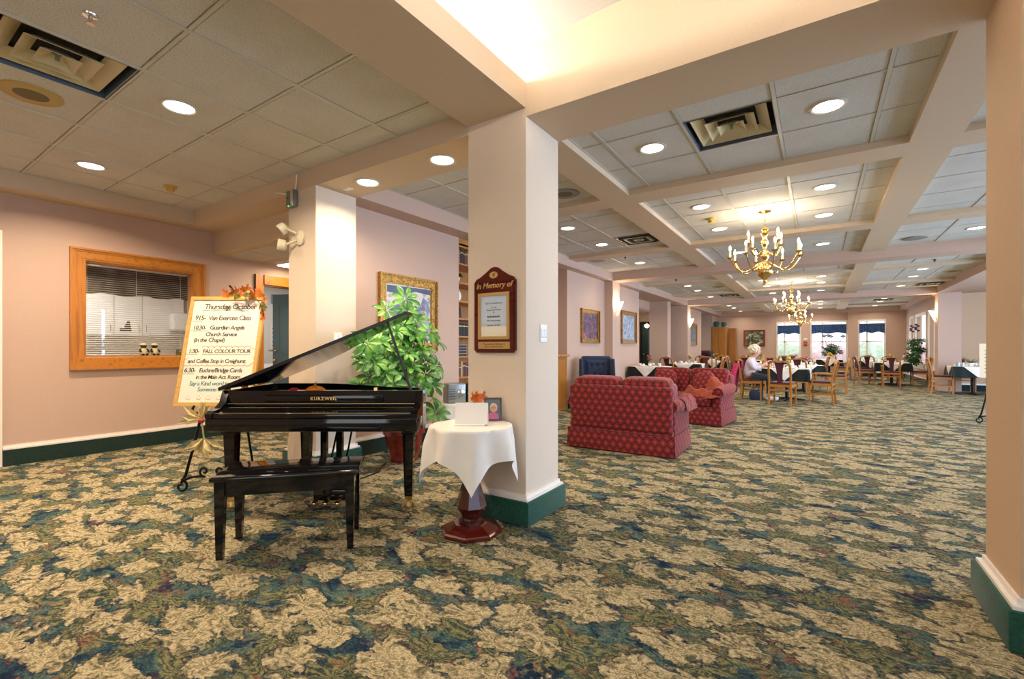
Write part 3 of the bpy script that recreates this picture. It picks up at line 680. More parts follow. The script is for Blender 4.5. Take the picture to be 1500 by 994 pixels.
sconce(-4.0, 17.89, 2.14, 0, 'lit shell-shaped sconce on the far left pilaster')
sconce(2.83, 17.89, 2.14, PI, 'lit shell-shaped sconce on the right-hand pilaster')

# ---------------------------------------------------------------- kitchen window in the left wall
def mitre_frame(t, ax, c, a0, a1, z0, z1, w, d, mat_h, mat_v, nm='frame_board', prof=True):
    # picture/window frame in a plane: ax 'x' -> plane x=c facing +d; boards mitred
    def P(a, z, dd): return (c + dd, a, z) if ax == 'x' else (a, c + dd, z)
    for k, (q0, q1, r0, r1) in enumerate((((a0, z0), (a1, z0), (a0 + w, z0 + w), (a1 - w, z0 + w)), ((a0, z1), (a1, z1), (a0 + w, z1 - w), (a1 - w, z1 - w)),
                                          ((a0, z0), (a0, z1), (a0 + w, z0 + w), (a0 + w, z1 - w)), ((a1, z0), (a1, z1), (a1 - w, z0 + w), (a1 - w, z1 - w)))):
        m = MB(); h = d
        o0, o1 = Vector(q0), Vector(q1); i0, i1 = Vector(r0), Vector(r1)
        segs = ((0, 0.16, h), (0.16, 0.3, h * 0.72), (0.3, 0.86, h * 0.52), (0.86, 1.0, h * 0.34)) if prof else ((0, 1, h),)
        for s0, s1, hh in segs:
            A = [o0.lerp(i0, s0), o1.lerp(i1, s0), o1.lerp(i1, s1), o0.lerp(i0, s1)]
            vs = [P(p.x, p.y, 0) for p in A] + [P(p.x, p.y, hh) for p in A]
            m.add(vs, [(0, 1, 2, 3), (7, 6, 5, 4), (0, 4, 5, 1), (1, 5, 6, 2), (2, 6, 7, 3), (3, 7, 4, 0)])
        m.build(nm, mat_h if k < 2 else mat_v, t)
w1 = thing('window_1', 'kitchen pass window in a wide knotty pine frame', 'window', (0, 0, 0), 0, None, 'structure')
mitre_frame(w1, 'x', LW, 1.552, 2.906, 0.96, 2.335, 0.135, 0.05, 'pine', 'pine_v')
MB().box(LW - 0.16, 1.68, 1.10, LW, 2.785, 1.115).box(LW - 0.16, 1.68, 2.185, LW, 2.785, 2.20).box(LW - 0.16, 1.68, 1.115, LW, 1.695, 2.185).box(LW - 0.16, 2.77, 1.115, LW, 2.785, 2.185).build('reveal', 'pine', w1)
MB().box(LW - 0.085, 1.695, 1.115, LW - 0.08, 2.77, 2.185).build('pane', 'pane_glass', w1)
bl = thing('venetian_blind', 'white slatted blind lowered inside the kitchen window', 'blind', (LW - 0.20, 1.62, 0))
MB().box(-0.02, 0, 2.17, 0.02, 1.22, 2.205).build('head_rail', 'blind_slat', bl)
slat = MB().add([(-0.012, 0, 0.003), (0.012, 0, -0.003), (0.012, 1.22, -0.003), (-0.012, 1.22, 0.003)], [(0, 1, 2, 3)]).mesh('slat', 'blind_slat')
for k in range(41):
    q = link('slat', slat, bl); q.location = (0, 0, 2.15 - k * 0.0255)
MB().box(-0.014, 0, 1.095, 0.014, 1.22, 1.11).build('bottom_rail', 'blind_slat', bl)
for y in (0.13, 0.60, 1.08): MB().box(-0.001, y, 1.10, 0.001, y + 0.004, 2.17).build('cord', 'blind_slat', bl)
# kitchen behind the window
KX = -9.6
struct('wall_kitchen', MB().box(KX - 0.1, -0.5, 0, KX, 6.5, 3.0).box(KX, -0.5, 0, LW - 0.16, -0.4, 3.0).box(KX, 3.62, 0, LW - 0.16, 3.68, 3.0).box(KX, 6.4, 0, LW - 0.16, 6.5, 3.0), 'white_wall', 'white walls of the kitchen and of the room behind the pine door', 'wall')
struct('ceiling_kitchen', MB().box(KX, -0.5, 2.6, LW - 0.16, 6.5, 2.66), 'white_wall', 'white kitchen ceiling', 'ceiling')
light('kitchen_lamp', 'AREA', (-8.2, 1.8, 2.58), 30, (1, 0.95, 0.88), 1.2, (0, 0, 0), 0.6)
light('office_lamp', 'AREA', (-8.2, 4.9, 2.58), 18, (1, 0.96, 0.9), 1.0, (0, 0, 0), 0.6)
CX = -9.2
cy0, cym, cy1 = atx(167, 470, CX).y, atx(208.5, 470, CX).y, atx(250, 470, CX).y; cz = atx(208, 490.5, CX).z
cu = thing('wall_cabinet', 'white kitchen wall cabinet with two doors seen through the blind', 'cabinet', (0, 0, 0))
MB().box(KX, cy0 - (cym - cy0), cz, CX - 0.02, cy1 + 0.2, 2.45).build('body', 'cabinet_white', cu)
for a, b, hs in ((2 * cy0 - cym, cy0, 1), (cy0, cym, 1), (cym, cy1, -1)):
    d_ = MB().box(CX - 0.02, a + 0.006, cz, CX, b - 0.006, 2.45).build('door', 'cabinet_white', cu)
    hy = b - 0.05 if hs > 0 else a + 0.05
    MB().tube([(CX, hy, cz + 0.05), (CX + 0.025, hy, cz + 0.06), (CX + 0.025, hy, cz + 0.15), (CX, hy, cz + 0.16)], 0.005, 6).build('handle', 'steel_grey', d_)
cb = thing('base_cabinet', 'white kitchen counter under the wall cabinet', 'cabinet', (0, 0, 0))
MB().box(KX + 0.01, 1.2, 0, CX + 0.25, 3.55, 0.86).build('body', 'cabinet_white', cb); MB().box(KX + 0.01, 1.2, 0.86, CX + 0.28, 3.58, 0.9).build('worktop', 'book_cream', cb)
pa, pb = atx(173, 466, CX), atx(194, 486, CX)
dc = thing('door_picture', 'small print of a dark animal taped to the white cabinet door', 'print', (CX + 0.002, pa.y, pb.z))
MB().box(0, 0, 0, 0.002, pb.y - pa.y, pa.z - pb.z).build('sheet', 'paper', dc)
MB().box(0.002, 0.02, 0.01, 0.003, 0.17, 0.06).sphere((0.002, 0.12, 0.08), 0.003, 0.045, 0.06, 10, 6).sphere((0.002, 0.13, 0.15), 0.003, 0.025, 0.03, 10, 6).build('figure', 'ink_black', dc)
td_, te_ = atx(253, 462, CX), atx(270, 488, CX)
tw = thing('towel_dispenser', 'white paper towel dispenser on the kitchen wall beside the cabinet', 'dispenser', (CX - 0.05, (td_.y + te_.y) / 2, te_.z))
MB().rbox(0, -0.13, 0.04, 0.2, 0.13, 0.34, 0.03, 3).build('cover', 'china_white', tw, 40); MB().rbox(0.02, -0.11, 0, 0.15, 0.11, 0.045, 0.01).build('tray', 'steel_grey', tw, 40)
vl = tag(MB().grid(lambda u, v: (LW - 0.30 - 0.02 * math.sin(u * 60), 1.45 + 1.55 * u, 1.86 + 0.42 * v + 0.012 * math.sin(u * 25) * (1 - v)), 60, 4).build('window_valance', 'dark_floral', None, 60), 'dark floral valance hanging inside the kitchen window', 'valance')
nl = thing('notice_sheets', 'printed notice sheets on the kitchen wall at the left of the cabinet', 'notice', (KX + 0.01, 0, 0))
n0, n1 = atx(127, 468, KX), atx(141, 510, KX)
for a in range(1): MB().box(0, n0.y, n1.z, 0.006, n1.y, n0.z).build('sheet', 'paper', nl)
for k in range(9): MB().box(0.006, n0.y + 0.02, n0.z - 0.05 - k * 0.055, 0.008, n1.y - 0.02, n0.z - 0.04 - k * 0.055).build('text_line', 'steel_grey', nl)
def bear(u, label, s=1.0):
    p = atx(u, 521, LW - 0.13); t = thing('bear_figurine', label, 'figurine', (LW - 0.045, p.y * 1.008, 1.115), 0.2)
    MB().lathe([(0.028 * s, 0), (0.04 * s, 0.03), (0.035 * s, 0.07), (0.02 * s, 0.095)], 12).build('body', 'bear_cream', t, 60)
    MB().sphere((0.005, 0, 0.115 * s), 0.03 * s, 0.034 * s, 0.028 * s).sphere((0.03, 0, 0.108 * s), 0.014, 0.016, 0.012).build('head', 'bear_dark', t, 60)
    MB().lathe([(0.036 * s, 0.128 * s), (0.03 * s, 0.15 * s), (0.012 * s, 0.155 * s)], 12).build('hat', 'bear_cream', t, 60)
    for sg in (-1, 1): MB().tube([(0, 0.03 * sg, 0.08), (0.02, 0.05 * sg, 0.055), (0.035, 0.04 * sg, 0.045)], 0.011, 8).build('arm', 'bear_dark', t, 60)
    for sg in (-1, 1): MB().tube([(0.02, 0.02 * sg, 0.012), (0.05, 0.024 * sg, 0.012)], 0.012, 8).build('leg', 'bear_dark', t, 60)
bear(203.5, 'small bear figurine in a cream hat on the kitchen window sill, farther from the sign'); bear(219.5, 'small bear figurine in a cream hat on the kitchen window sill, beside the other bear')
sg_ = thing('sill_sign', 'small green sign in the lower corner of the kitchen window', 'sign', (LW - 0.06, 2.60, 1.115)); MB().box(0, 0, 0, 0.004, 0.15, 0.07).build('plate', 'sign_green', sg_)
text('lettering', 'NURSE\nSTN', 'bear_cream', sg_, T(0.0045, 0.075, 0.042) @ RZ(PI / 2) @ RX(PI / 2), 0.026, align='CENTER')

# ---------------------------------------------------------------- pine door with the slate-blue leaf
d1 = thing('door_1', 'pine-cased doorway beside the notice board, its slate-blue door standing open', 'door', (0, 0, 0), 0, None, 'structure')
for a0, a1, z0, z1, m_ in ((3.575, 3.70, 0, 2.30, 'pine_v'), (4.62, 4.745, 0, 2.30, 'pine_v'), (3.70, 4.62, 2.16, 2.30, 'pine')):
    MB().box(LW, a0, z0, LW + 0.025, a1, z1).box(LW, a0, z0, LW + 0.045, a0 + 0.03, z1).build('casing', m_, d1)
MB().box(LW - 0.16, 3.68, 0, LW, 3.70, 2.16).box(LW - 0.16, 4.60, 0, LW, 4.62, 2.16).box(LW - 0.16, 3.70, 2.145, LW, 4.60, 2.16).build('jamb', 'pine', d1)
lf = MB(T(LW - 0.10, 4.60, 0) @ RZ(math.radians(199))).box(0, -0.02, 0.01, 0.80, 0.02, 2.12).build('leaf', 'door_slate', d1)
m_ = MB(T(LW - 0.10, 4.60, 0) @ RZ(math.radians(199)))
for z0, z1 in ((0.2, 0.95), (1.1, 1.95)):
    for x0 in (0.12, 0.45):
        m_.box(x0, 0.02, z0, x0 + 0.23, 0.028, z0 + 0.02).box(x0, 0.02, z1 - 0.02, x0 + 0.23, 0.028, z1).box(x0, 0.02, z0 + 0.02, x0 + 0.02, 0.028, z1 - 0.02).box(x0 + 0.21, 0.02, z0 + 0.02, x0 + 0.23, 0.028, z1 - 0.02)
m_.build('panel_moulding', 'door_slate', d1)
MB(T(LW - 0.10, 4.60, 0) @ RZ(math.radians(199))).sphere((0.73, 0.06, 1.0), 0.028).sphere((0.73, 0.045, 1.16), 0.02).build('door_knob', 'brass', d1, 60)
p0, p1 = atx(397, 475, -9.58), atx(412, 512, -9.58)
nb = thing('wall_notice', 'white framed notice on the wall of the room behind the pine door', 'notice', (-9.6, 0, 0))
mitre_frame(nb, 'x', 0.0, p0.y - 0.04, p1.y + 0.12, p1.z, p0.z, 0.03, 0.03, 'china_white', 'china_white', prof=False)
MB().box(0, p0.y, p1.z + 0.02, 0.01, p1.y + 0.1, p0.z - 0.02).build('sheet', 'paper', nb)
for k in range(5): MB().box(0.01, p0.y + 0.03, p0.z - 0.10 - k * 0.09, 0.012, p0.y + 0.15, p0.z - 0.07 - k * 0.09).build('text_line', 'steel_grey', nb)
MB().box(0.01, p0.y + 0.17, p1.z + 0.10, 0.012, p0.y + 0.23, p1.z + 0.2).build('red_patch', 'alarm_red', nb)
q0 = atx(390, 526, -8.9)
cp = thing('paper_tray', 'white stacked paper trays on a stand behind the pine door', 'tray', (-8.9, q0.y, 0))
MB().box(-0.25, -0.15, 0, 0.2, 0.35, 0.62).build('stand', 'china_white', cp)
for k in range(3): MB().box(-0.2, -0.12, 0.64 + k * 0.09, 0.2, 0.3, 0.655 + k * 0.09).box(-0.2, -0.12, 0.655 + k * 0.09, -0.18, 0.3, 0.72 + k * 0.09).build('tray', 'china_white', cp)
MB().box(-0.25, -0.15, 0.62, 0.2, 0.35, 0.64).build('top', 'steel_grey', cp)
cl_ = atx(401, 438, -9.59); MBo = tag(MB().rbox(-9.6, cl_.y - 0.06, cl_.z - 0.10, -9.57, cl_.y + 0.06, cl_.z + 0.10, 0.008).build('wall_thermostat', 'steel_grey'), 'grey control box high on the wall behind the pine door', 'control box')
hl = thing('hall_light', 'fluorescent strip light on the low hall ceiling above the pine door', 'lamp', (-6.2, 3.95, 2.49))
MB().box(-0.55, -0.16, -0.05, 0.9, 0.16, 0.0).build('housing', 'white_plastic', hl); MB().box(-0.53, -0.14, -0.06, 0.88, 0.14, -0.05).build('diffuser', 'tube_light', hl)
light('hall_lamp', 'AREA', (-6.05, 3.95, 2.42), 12, WARM, 1.3, (0, 0, 0), 0.25)

# ---------------------------------------------------------------- corridor seen through the dining room opening
d2 = thing('door_2', 'dark green corridor door seen through the opening of the dining room', 'door', (0, 0, 0), 0, None, 'structure')
MB().box(-5.27, 16.36, 0, -4.86, 16.40, 2.08).build('leaf', 'door_green', d2); MB().box(-5.06, 16.355, 1.0, -4.98, 16.36, 1.85).build('glass_strip', 'china_blue', d2)
for a, b, z0, z1 in ((-5.34, -5.27, 0, 2.15), (-5.27, -4.86, 2.08, 2.15)): MB().box(a, 16.33, z0, b, 16.40, z1).build('casing', 'dark_void', d2)
MB().sphere((-5.2, 16.33, 1.0), 0.03).build('door_knob', 'brass', d2, 60)
gp = atd(947.5, 477, 16.0); gl_ = thing('globe_lamp', 'small lit globe lamp in the corridor', 'lamp', (gp.x, gp.y, gp.z)); MB().sphere((0, 0, 0), 0.08, 0.08, 0.07, 14, 10).build('globe', 'glow_globe', gl_, 60)
MB().tube([(0, 0, 0.1), (0, 0, 2.492 - gp.z)], 0.012, 8).build('stem', 'brass_dull', gl_)
light('corridor_lamp', 'AREA', (-6.2, 13.5, 2.4), 16, WARM, 0.5); light('corridor_lamp', 'AREA', (-5.4, 15.2, 2.4), 4, WARM, 0.5); light('corridor_lamp', 'AREA', (-6.0, 22.0, 2.4), 8, WARM, 0.5)

# ---------------------------------------------------------------- windows of the end wall with blue valances
def far_window(n, x0, x1, label):
    t = thing('window_%d' % n, label, 'window', (0, 0, 0), 0, None, 'structure'); y = FAR
    mitre_frame(t, 'y', y, x0 - 0.02, x1 + 0.02, 0.60, 2.44, 0.07, -0.03, 'white_trim', 'white_trim', prof=False)
    xm = x0 + (x1 - x0) * 0.33
    for a, b, z0, z1 in ((x0, x1, 1.48, 1.54), (xm - 0.03, xm + 0.03, 0.66, 2.40), (x0, x1, 0.64, 0.70), (x0, x1, 2.36, 2.42)): MB().box(a, y + 0.05, z0, b, y + 0.09, z1).build('mullion', 'white_trim', t)
    for a, b in ((x0, xm), (xm, x1)):
        for z0, z1 in ((0.70, 1.48), (1.54, 2.36)): MB().box(a, y + 0.065, z0, b, y + 0.07, z1).build('pane', 'pane_glass', t)
    MB().box(x0 - 0.05, y - 0.06, 0.57, x1 + 0.05, y, 0.62).build('sill', 'white_trim', t)
    v = thing('window_valance', 'blue gathered valance over the ' + label.split(',')[0], 'valance', (0, 0, 0))
    def vf(u, w):
        sw = 0.5 + 0.5 * math.cos(u * PI * 4); return (x0 + 0.03 + (x1 - x0 - 0.06) * u, y - 0.05 - 0.018 * math.sin(u * 95) - 0.01, 2.27 - (0.36 + 0.05 * sw) * w)
    MB().grid(vf, 90, 4).build('cloth', 'valance_blue', v, 60); MB().tube([(x0 + 0.02, y - 0.05, 2.27), (x1 - 0.02, y - 0.05, 2.27)], 0.012, 8).build('rod', 'white_trim', v)
far_window(2, -1.63, -0.69, 'end wall window beside the landscape painting, bright with daylight')
far_window(3, -0.30, 1.03, 'widest end wall window behind the flower table, bright with daylight')
far_window(4, 1.43, 2.34, 'end wall window nearest the corner, bright with daylight')
def side_window(n, y0, y1, label):
    t = thing('window_%d' % n, label, 'window', (0, 0, 0), 0, None, 'structure')
    mitre_frame(t, 'x', 3.0, y0 - 0.02, y1 + 0.02, 0.53, 2.44, 0.10, -0.04, 'white_trim', 'white_trim', prof=False)
    MB().box(3.05, y0, 0.55, 3.055, y1, 2.42).build('pane', 'pane_glass', t)
    MB().box(2.93, y0 - 0.05, 0.50, 3.0, y1 + 0.05, 0.55).build('sill', 'white_trim', t)
side_window(5, 19.0, 20.05, 'tall right wall window nearest the sconce'); side_window(6, 20.35, 22.4, 'wide tall right wall window behind the sill plants'); side_window(7, 22.75, 23.7, 'tall right wall window nearest the end wall')
# outdoors beyond the windows
og = tag(MB().box(-20, 25.06, -0.3, 30, 45, -0.25).box(3.16, 18.3, -0.3, 30, 25.06, -0.25).build('lawn', 'outdoor_ground'), 'pale sunlit ground outside the end windows', 'ground', kind='structure')
for k in range(7):
    x = -6 + k * 2.1; y = 32 + (k % 3) * 1.4
    tag(MB().sphere((x, y, 0.5), 1.2, 0.9, 1.0, 14, 9, lambda d: 1 + 0.18 * math.sin(d.x * 9 + d.z * 7) * math.cos(d.y * 8)).build('autumn_shrub', 'outdoor_pink' if k % 2 else 'outdoor_green', None, 60), ('pale pink' if k % 2 else 'pale green') + ' shrub outside the end windows', 'shrub', ('pink' if k % 2 else 'green') + ' shrubs outside')
# frames of the unseen openings: lobby ones added for fill light, plus the wing
for n, (ax, c, a0, a1, z0, z1) in enumerate((('y', -3.48, -1.4, 1.4, 0.5, 2.6), ('x', 4.0, -2.7, 1.9, 0.5, 2.5), ('x', 6.5, 3.6, 15.4, 0.45, 2.55))):
    t = thing('window_%d' % (8 + n), ('unseen lobby window assumed behind the photographer', 'unseen window assumed in the right lobby wall', 'long window of the dining wing')[n], 'window', (0, 0, 0), 0, None, 'structure')
    mitre_frame(t, ax, c, a0, a1, z0, z1, 0.06, 0.03 if ax == 'y' else -0.03, 'white_trim', 'white_trim', prof=False)
# ================================================================ lobby furniture
# ---------------------------------------------------------------- grand piano
PA = math.radians(34)
pn = thing('grand_piano', 'glossy black baby grand piano with its lid propped open beside the notice board', 'piano', (-3.108, 2.107, 0), PA)
def outline(x0, x1, yf, yt, inset=0.0):
    P = [(x0 + inset, yf + inset), (x0 + inset, yt - 0.10)]
    for k in range(1, 7): a = PI - k * PI / 2 / 6; P.append((x0 + inset + 0.14 + 0.14 * math.cos(a), yt - 0.14 + (0.14 - inset) * math.sin(a)))
    ctrl = [(x0 + 0.34, yt - inset), (x0 + 0.52, yt - 0.015 - inset), (x0 + 0.72, yt - 0.09 - inset), (x0 + 0.90, yt - 0.22 - inset), (x0 + 1.08, yt - 0.36 - inset), (x0 + 1.26, yt - 0.46 - inset), (x1 - 0.06, yt - 0.54 - inset), (x1 - inset, yt - 0.62)]
    return P + ctrl + [(x1 - inset, yf + inset)]
out_ = outline(-0.75, 0.75, 0.0, 0.76); in_ = outline(-0.75, 0.75, 0.0, 0.76, 0.035); n_ = len(out_)
rim = MB(); vs = [(x, y, z) for z in (0.60, 0.885) for x, y in out_] + [(x, y, z) for z in (0.885, 0.80) for x, y in in_]; fs = []
for i in range(n_):
    j = (i + 1) % n_; fs += [(i, j, n_ + j, n_ + i), (n_ + i, n_ + j, 2 * n_ + j, 2 * n_ + i), (2 * n_ + i, 2 * n_ + j, 3 * n_ + j, 3 * n_ + i)]
rim.add(vs, fs + [tuple(range(n_ - 1, -1, -1))]).build('rim', 'piano_black', pn, 40)
MB().prism(in_, 0.798, 0.802).build('soundboard', 'black_satin', pn)
MB().rbox(-0.75, -0.205, 0.61, 0.75, 0.0, 0.705, 0.008).build('key_bed', 'piano_black', pn, 40)
MB().rbox(-0.70, -0.20, 0.705, 0.70, -0.185, 0.735, 0.004).build('key_slip', 'piano_black', pn, 40)
MB().add([(-0.70, -0.175, 0.735), (0.70, -0.175, 0.735), (0.70, -0.005, 0.775), (-0.70, -0.005, 0.775), (-0.70, -0.175, 0.72), (0.70, -0.175, 0.72), (0.70, -0.005, 0.72), (-0.70, -0.005, 0.72)],
         [(0, 1, 2, 3), (4, 7, 6, 5), (0, 4, 5, 1), (1, 5, 6, 2), (2, 6, 7, 3), (3, 7, 4, 0)]).build('fallboard', 'piano_black', pn)
MB().box(-0.70, -0.178, 0.7365, 0.70, -0.174, 0.740).build('fallboard_edge', 'brass_dull', pn)
for sg in (-1, 1):
    m = MB(); xx = 0.70 if sg > 0 else -0.75
    prof = [(-0.205, 0.705), (-0.205, 0.735), (-0.17, 0.755), (-0.10, 0.765), (-0.04, 0.80), (0.0, 0.885), (0.0, 0.705)]; k = len(prof)
    m.add([(xx, y, z) for y, z in prof] + [(xx + 0.05, y, z) for y, z in prof], [tuple(range(k)), tuple(range(2 * k - 1, k - 1, -1))] + [(i, k + i, k + (i + 1) % k, (i + 1) % k) for i in range(k)])
    m.build('cheek', 'piano_black', pn)
nbd = MB().box(-0.70, -0.012, 0.775, 0.70, 0.0, 0.885).build('nameboard', 'piano_black', pn)
MB().box(-0.70, -0.016, 0.786, 0.70, -0.012, 0.790).build('brass_strip', 'brass_dull', nbd)
MB().rbox(-0.42, -0.03, 0.80, 0.46, -0.012, 0.853, 0.006).build('music_desk', 'piano_black', nbd, 40)
text('lettering', 'KURZWEIL', 'gold_plate', nbd, T(0.02, -0.032, 0.816) @ RX(PI / 2), 0.034, align='CENTER', offset=0.0012, space=1.25)
def leg(x, y):
    l = MB().bar((x, y, 0.60), (x, y, 0.09), 0.085, 0.085, (0, 1, 0), 0.058, 0.058).rbox(x - 0.055, y - 0.055, 0.56, x + 0.055, y + 0.055, 0.61, 0.008).build('leg', 'piano_black', pn)
    MB().box(x - 0.028, y - 0.028, 0.065, x + 0.028, y + 0.028, 0.09).build('ferrule', 'brass', l); MB().lathe([(0.035, 0.0), (0.04, 0.02), (0.02, 0.05), (0.012, 0.065)], 14, (x, y, 0)).build('caster', 'brass_dull', l, 50)
leg(-0.69, 0.02); leg(0.645, 0.02); leg(-0.38, 0.60)
ly = MB().box(-0.045, 0.07, 0.12, 0.0, 0.11, 0.61).box(0.075, 0.07, 0.12, 0.12, 0.11, 0.61).bar((-0.02, 0.11, 0.14), (-0.02, 0.40, 0.60), 0.012).bar((0.10, 0.11, 0.14), (0.10, 0.40, 0.60), 0.012).build('pedal_lyre', 'piano_black', pn)
MB().rbox(-0.085, 0.03, 0.045, 0.165, 0.13, 0.13, 0.01).build('pedal_box', 'piano_black', ly, 40)
for x in (-0.05, 0.035, 0.125):
    MB().rbox(x - 0.022, -0.07, 0.055, x + 0.022, 0.03, 0.068, 0.006, 2, lambda p, x=x: Vector((x + (p.x - x) * (1.0 if p.y < 0 else 0.7), p.y, p.z - (0.008 if p.y < -0.03 else 0)))).build('pedal', 'brass', ly, 40)
# lid, hinged on the spine
LA = math.radians(22.2); lx = T(-0.75, 0, 0.89) @ RY(-LA)
lid_poly = [(x + 0.75, y) for x, y in outline(-0.75, 0.76, -0.035, 0.775)]
lid = MB(lx).prism(lid_poly, 0.0, 0.018).build('lid', 'piano_black', pn)
MB(lx).box(0, -0.044, -0.003, 1.505, -0.034, 0.021).build('lid_edge', 'black_satin', lid)
for y in (0.06, 0.30, 0.56): MB(lx).tube([(-0.004, y - 0.04, 0), (-0.004, y + 0.04, 0)], 0.008, 8).build('hinge', 'brass', lid)
pt = lx @ Vector((1.33, 0.03, 0.0))
MB().bar((0.66, 0.03, 0.87), (pt.x, pt.y, pt.z), 0.020, 0.014).build('lid_prop', 'black_satin', pn)
MB().box(0.385, 0.0, 0.885, 0.41, 0.03, 0.905).build('lid_clip', 'brass', pn)
def local(x, y, z): return Matrix.Translation(pn.location) @ RZ(PA) @ Vector((x, y, z))
p = local(-0.10, 0.10, 0.802)
pk = thing('toy_pumpkin', 'small orange decorative pumpkin sitting inside the open piano', 'pumpkin', p)
MB().sphere((0, 0, 0.055), 0.085, 0.085, 0.058, 28, 10, lambda d: 1 - 0.09 * abs(math.sin(3.5 * math.atan2(d.y, d.x)))).build('body', 'pumpkin', pk, 80); MB().tube([(0, 0, 0.10), (0.005, 0, 0.12), (0.015, 0, 0.135)], [0.012, 0.008, 0.007], 6).build('stem', 'leaf_olive', pk, 60)
p = local(-0.26, 0.10, 0.802); rd = thing('red_gourd', 'red decorative gourds beside the toy pumpkin in the piano', 'decoration', p)
MB().sphere((0, 0, 0.05), 0.055, 0.05, 0.048, 16, 8).build('gourd', 'red_decor', rd, 60); MB().sphere((0.08, 0.01, 0.045), 0.04, 0.04, 0.042, 16, 8).build('gourd', 'red_decor', rd, 60)

# ---------------------------------------------------------------- piano bench
pb = thing('piano_bench', 'black lacquered piano bench with tapered legs before the piano', 'bench', (-2.7075, 1.634, 0), math.radians(46.0))
MB().rbox(-0.40, -0.195, 0.445, 0.40, 0.195, 0.475, 0.012, 3).build('seat', 'piano_black', pb, 40)
MB().box(-0.365, -0.165, 0.36, 0.365, -0.145, 0.445).box(-0.365, 0.145, 0.36, 0.365, 0.165, 0.445).box(-0.365, -0.145, 0.36, -0.345, 0.145, 0.445).box(0.345, -0.145, 0.36, 0.365, 0.145, 0.445).build('apron', 'piano_black', pb)
for x in (-0.35, 0.35):
    for y in (-0.15, 0.15): MB().bar((x, y, 0.445), (x * 1.01, y * 1.02, 0), 0.055, 0.055, (0, 1, 0), 0.034, 0.034).build('leg', 'piano_black', pb)

# ---------------------------------------------------------------- notice board on its iron easel
def scroll(c, r0, turns, a0, sgn=1, n=26, plane='xz'):
    P = []
    for k in range(n + 1):
        s_ = k / n; a = a0 + sgn * turns * 2 * PI * s_; r = r0 * (1 - 0.78 * s_)
        P.append((c[0] + r * math.cos(a), c[1], c[2] + r * math.sin(a)))
    return P
ep = atd(322, 700, 3.95); ep.z = 0
ez = thing('iron_easel', 'black wrought-iron easel with scrolled feet holding the notice board', 'easel', ep, YAW)
def easel_parts(t):
    for sg in (-1, 1):
        P = [(0.03 * sg, 0.16, 1.35), (0.08 * sg, 0.07, 0.95), (0.14 * sg, -0.02, 0.65), (0.17 * sg, -0.07, 0.40), (0.22 * sg, -0.10, 0.15), (0.25 * sg, -0.11, 0.085)]
        MB().tube(P, 0.012, 8).build('leg', 'black_iron', t, 60)
        sc = [(x, -0.11, z) for x, y, z in scroll((0.25 * sg - 0.0, 0, 0.055), 0.055, 1.1, PI / 2, sg)]
        MB().tube([(0.17 * sg, -0.11, 0.13), (0.21 * sg, -0.11, 0.115)] + sc, 0.010, 8).build('foot_scroll', 'black_iron', t, 60)
        MB().tube([(0.17 * sg, -0.11, 0.13), (0.10 * sg, -0.11, 0.14)] + [(x, -0.11, z) for x, y, z in scroll((0.06 * sg, 0, 0.18), 0.042, 1.1, -PI / 2, sg)], 0.009, 8).build('cross_scroll', 'black_iron', t, 60)
        MB().tube([(0.16 * sg, -0.03, 0.66), (0.16 * sg, -0.10, 0.655), (0.16 * sg, -0.105, 0.70), (0.16 * sg, -0.085, 0.72)], 0.010, 8).build('shelf_hook', 'black_iron', t, 60)
    MB().tube([(0, 0.17, 1.36), (0, 0.32, 0.8), (0, 0.52, 0.02)], 0.011, 8).build('back_leg', 'black_iron', t, 60)
    MB().tube([(0, 0.16, 1.33), (0.0, 0.17, 1.62), (0.02, 0.165, 1.72), (-0.015, 0.16, 1.76)], 0.009, 8).build('finial', 'black_iron', t, 60)
    MB().tube([(-0.10, 0.06, 0.90), (0.10, 0.06, 0.90)], 0.008, 8).build('crossbar', 'black_iron', t, 60)
easel_parts(ez)
BW, BH = 0.31, 0.93
# board frame: base at (0,-0.06,0.68) leaning back
bx = RX(math.radians(-13.5))
nbp = ep + Matrix.Rotation(YAW, 3, 'Z') @ Vector((-0.01, -0.075, 0.735))
nbo = thing('notice_board', 'white handwritten notice board in a thin oak frame on the iron easel', 'notice board', nbp, YAW)
MB(bx).box(-BW, 0, 0, BW, 0.012, BH).build('panel', 'whiteboard', nbo)
for a, b, c, d in ((-BW - 0.018, -0.018, BW + 0.018, 0.012), (-BW - 0.018, BH - 0.012, BW + 0.018, BH + 0.018), (-BW - 0.018, 0.012, -BW + 0.012, BH - 0.012), (BW - 0.012, 0.012, BW + 0.018, BH - 0.012)):
    MB(bx).box(a, -0.010, b, c, 0.016, d).build('frame_strip', 'oak_light', nbo)
def bt(body, x, z, size, mat='ink_black', sh=0.08, al='LEFT', rot=0.0): return text('handwriting', body, mat, nbo, bx @ T(x * 0.95, -0.0015, z) @ RX(PI / 2) @ RZ(rot), size * 1.08, sh, 0.0003, al, 0.0003, 0.86)
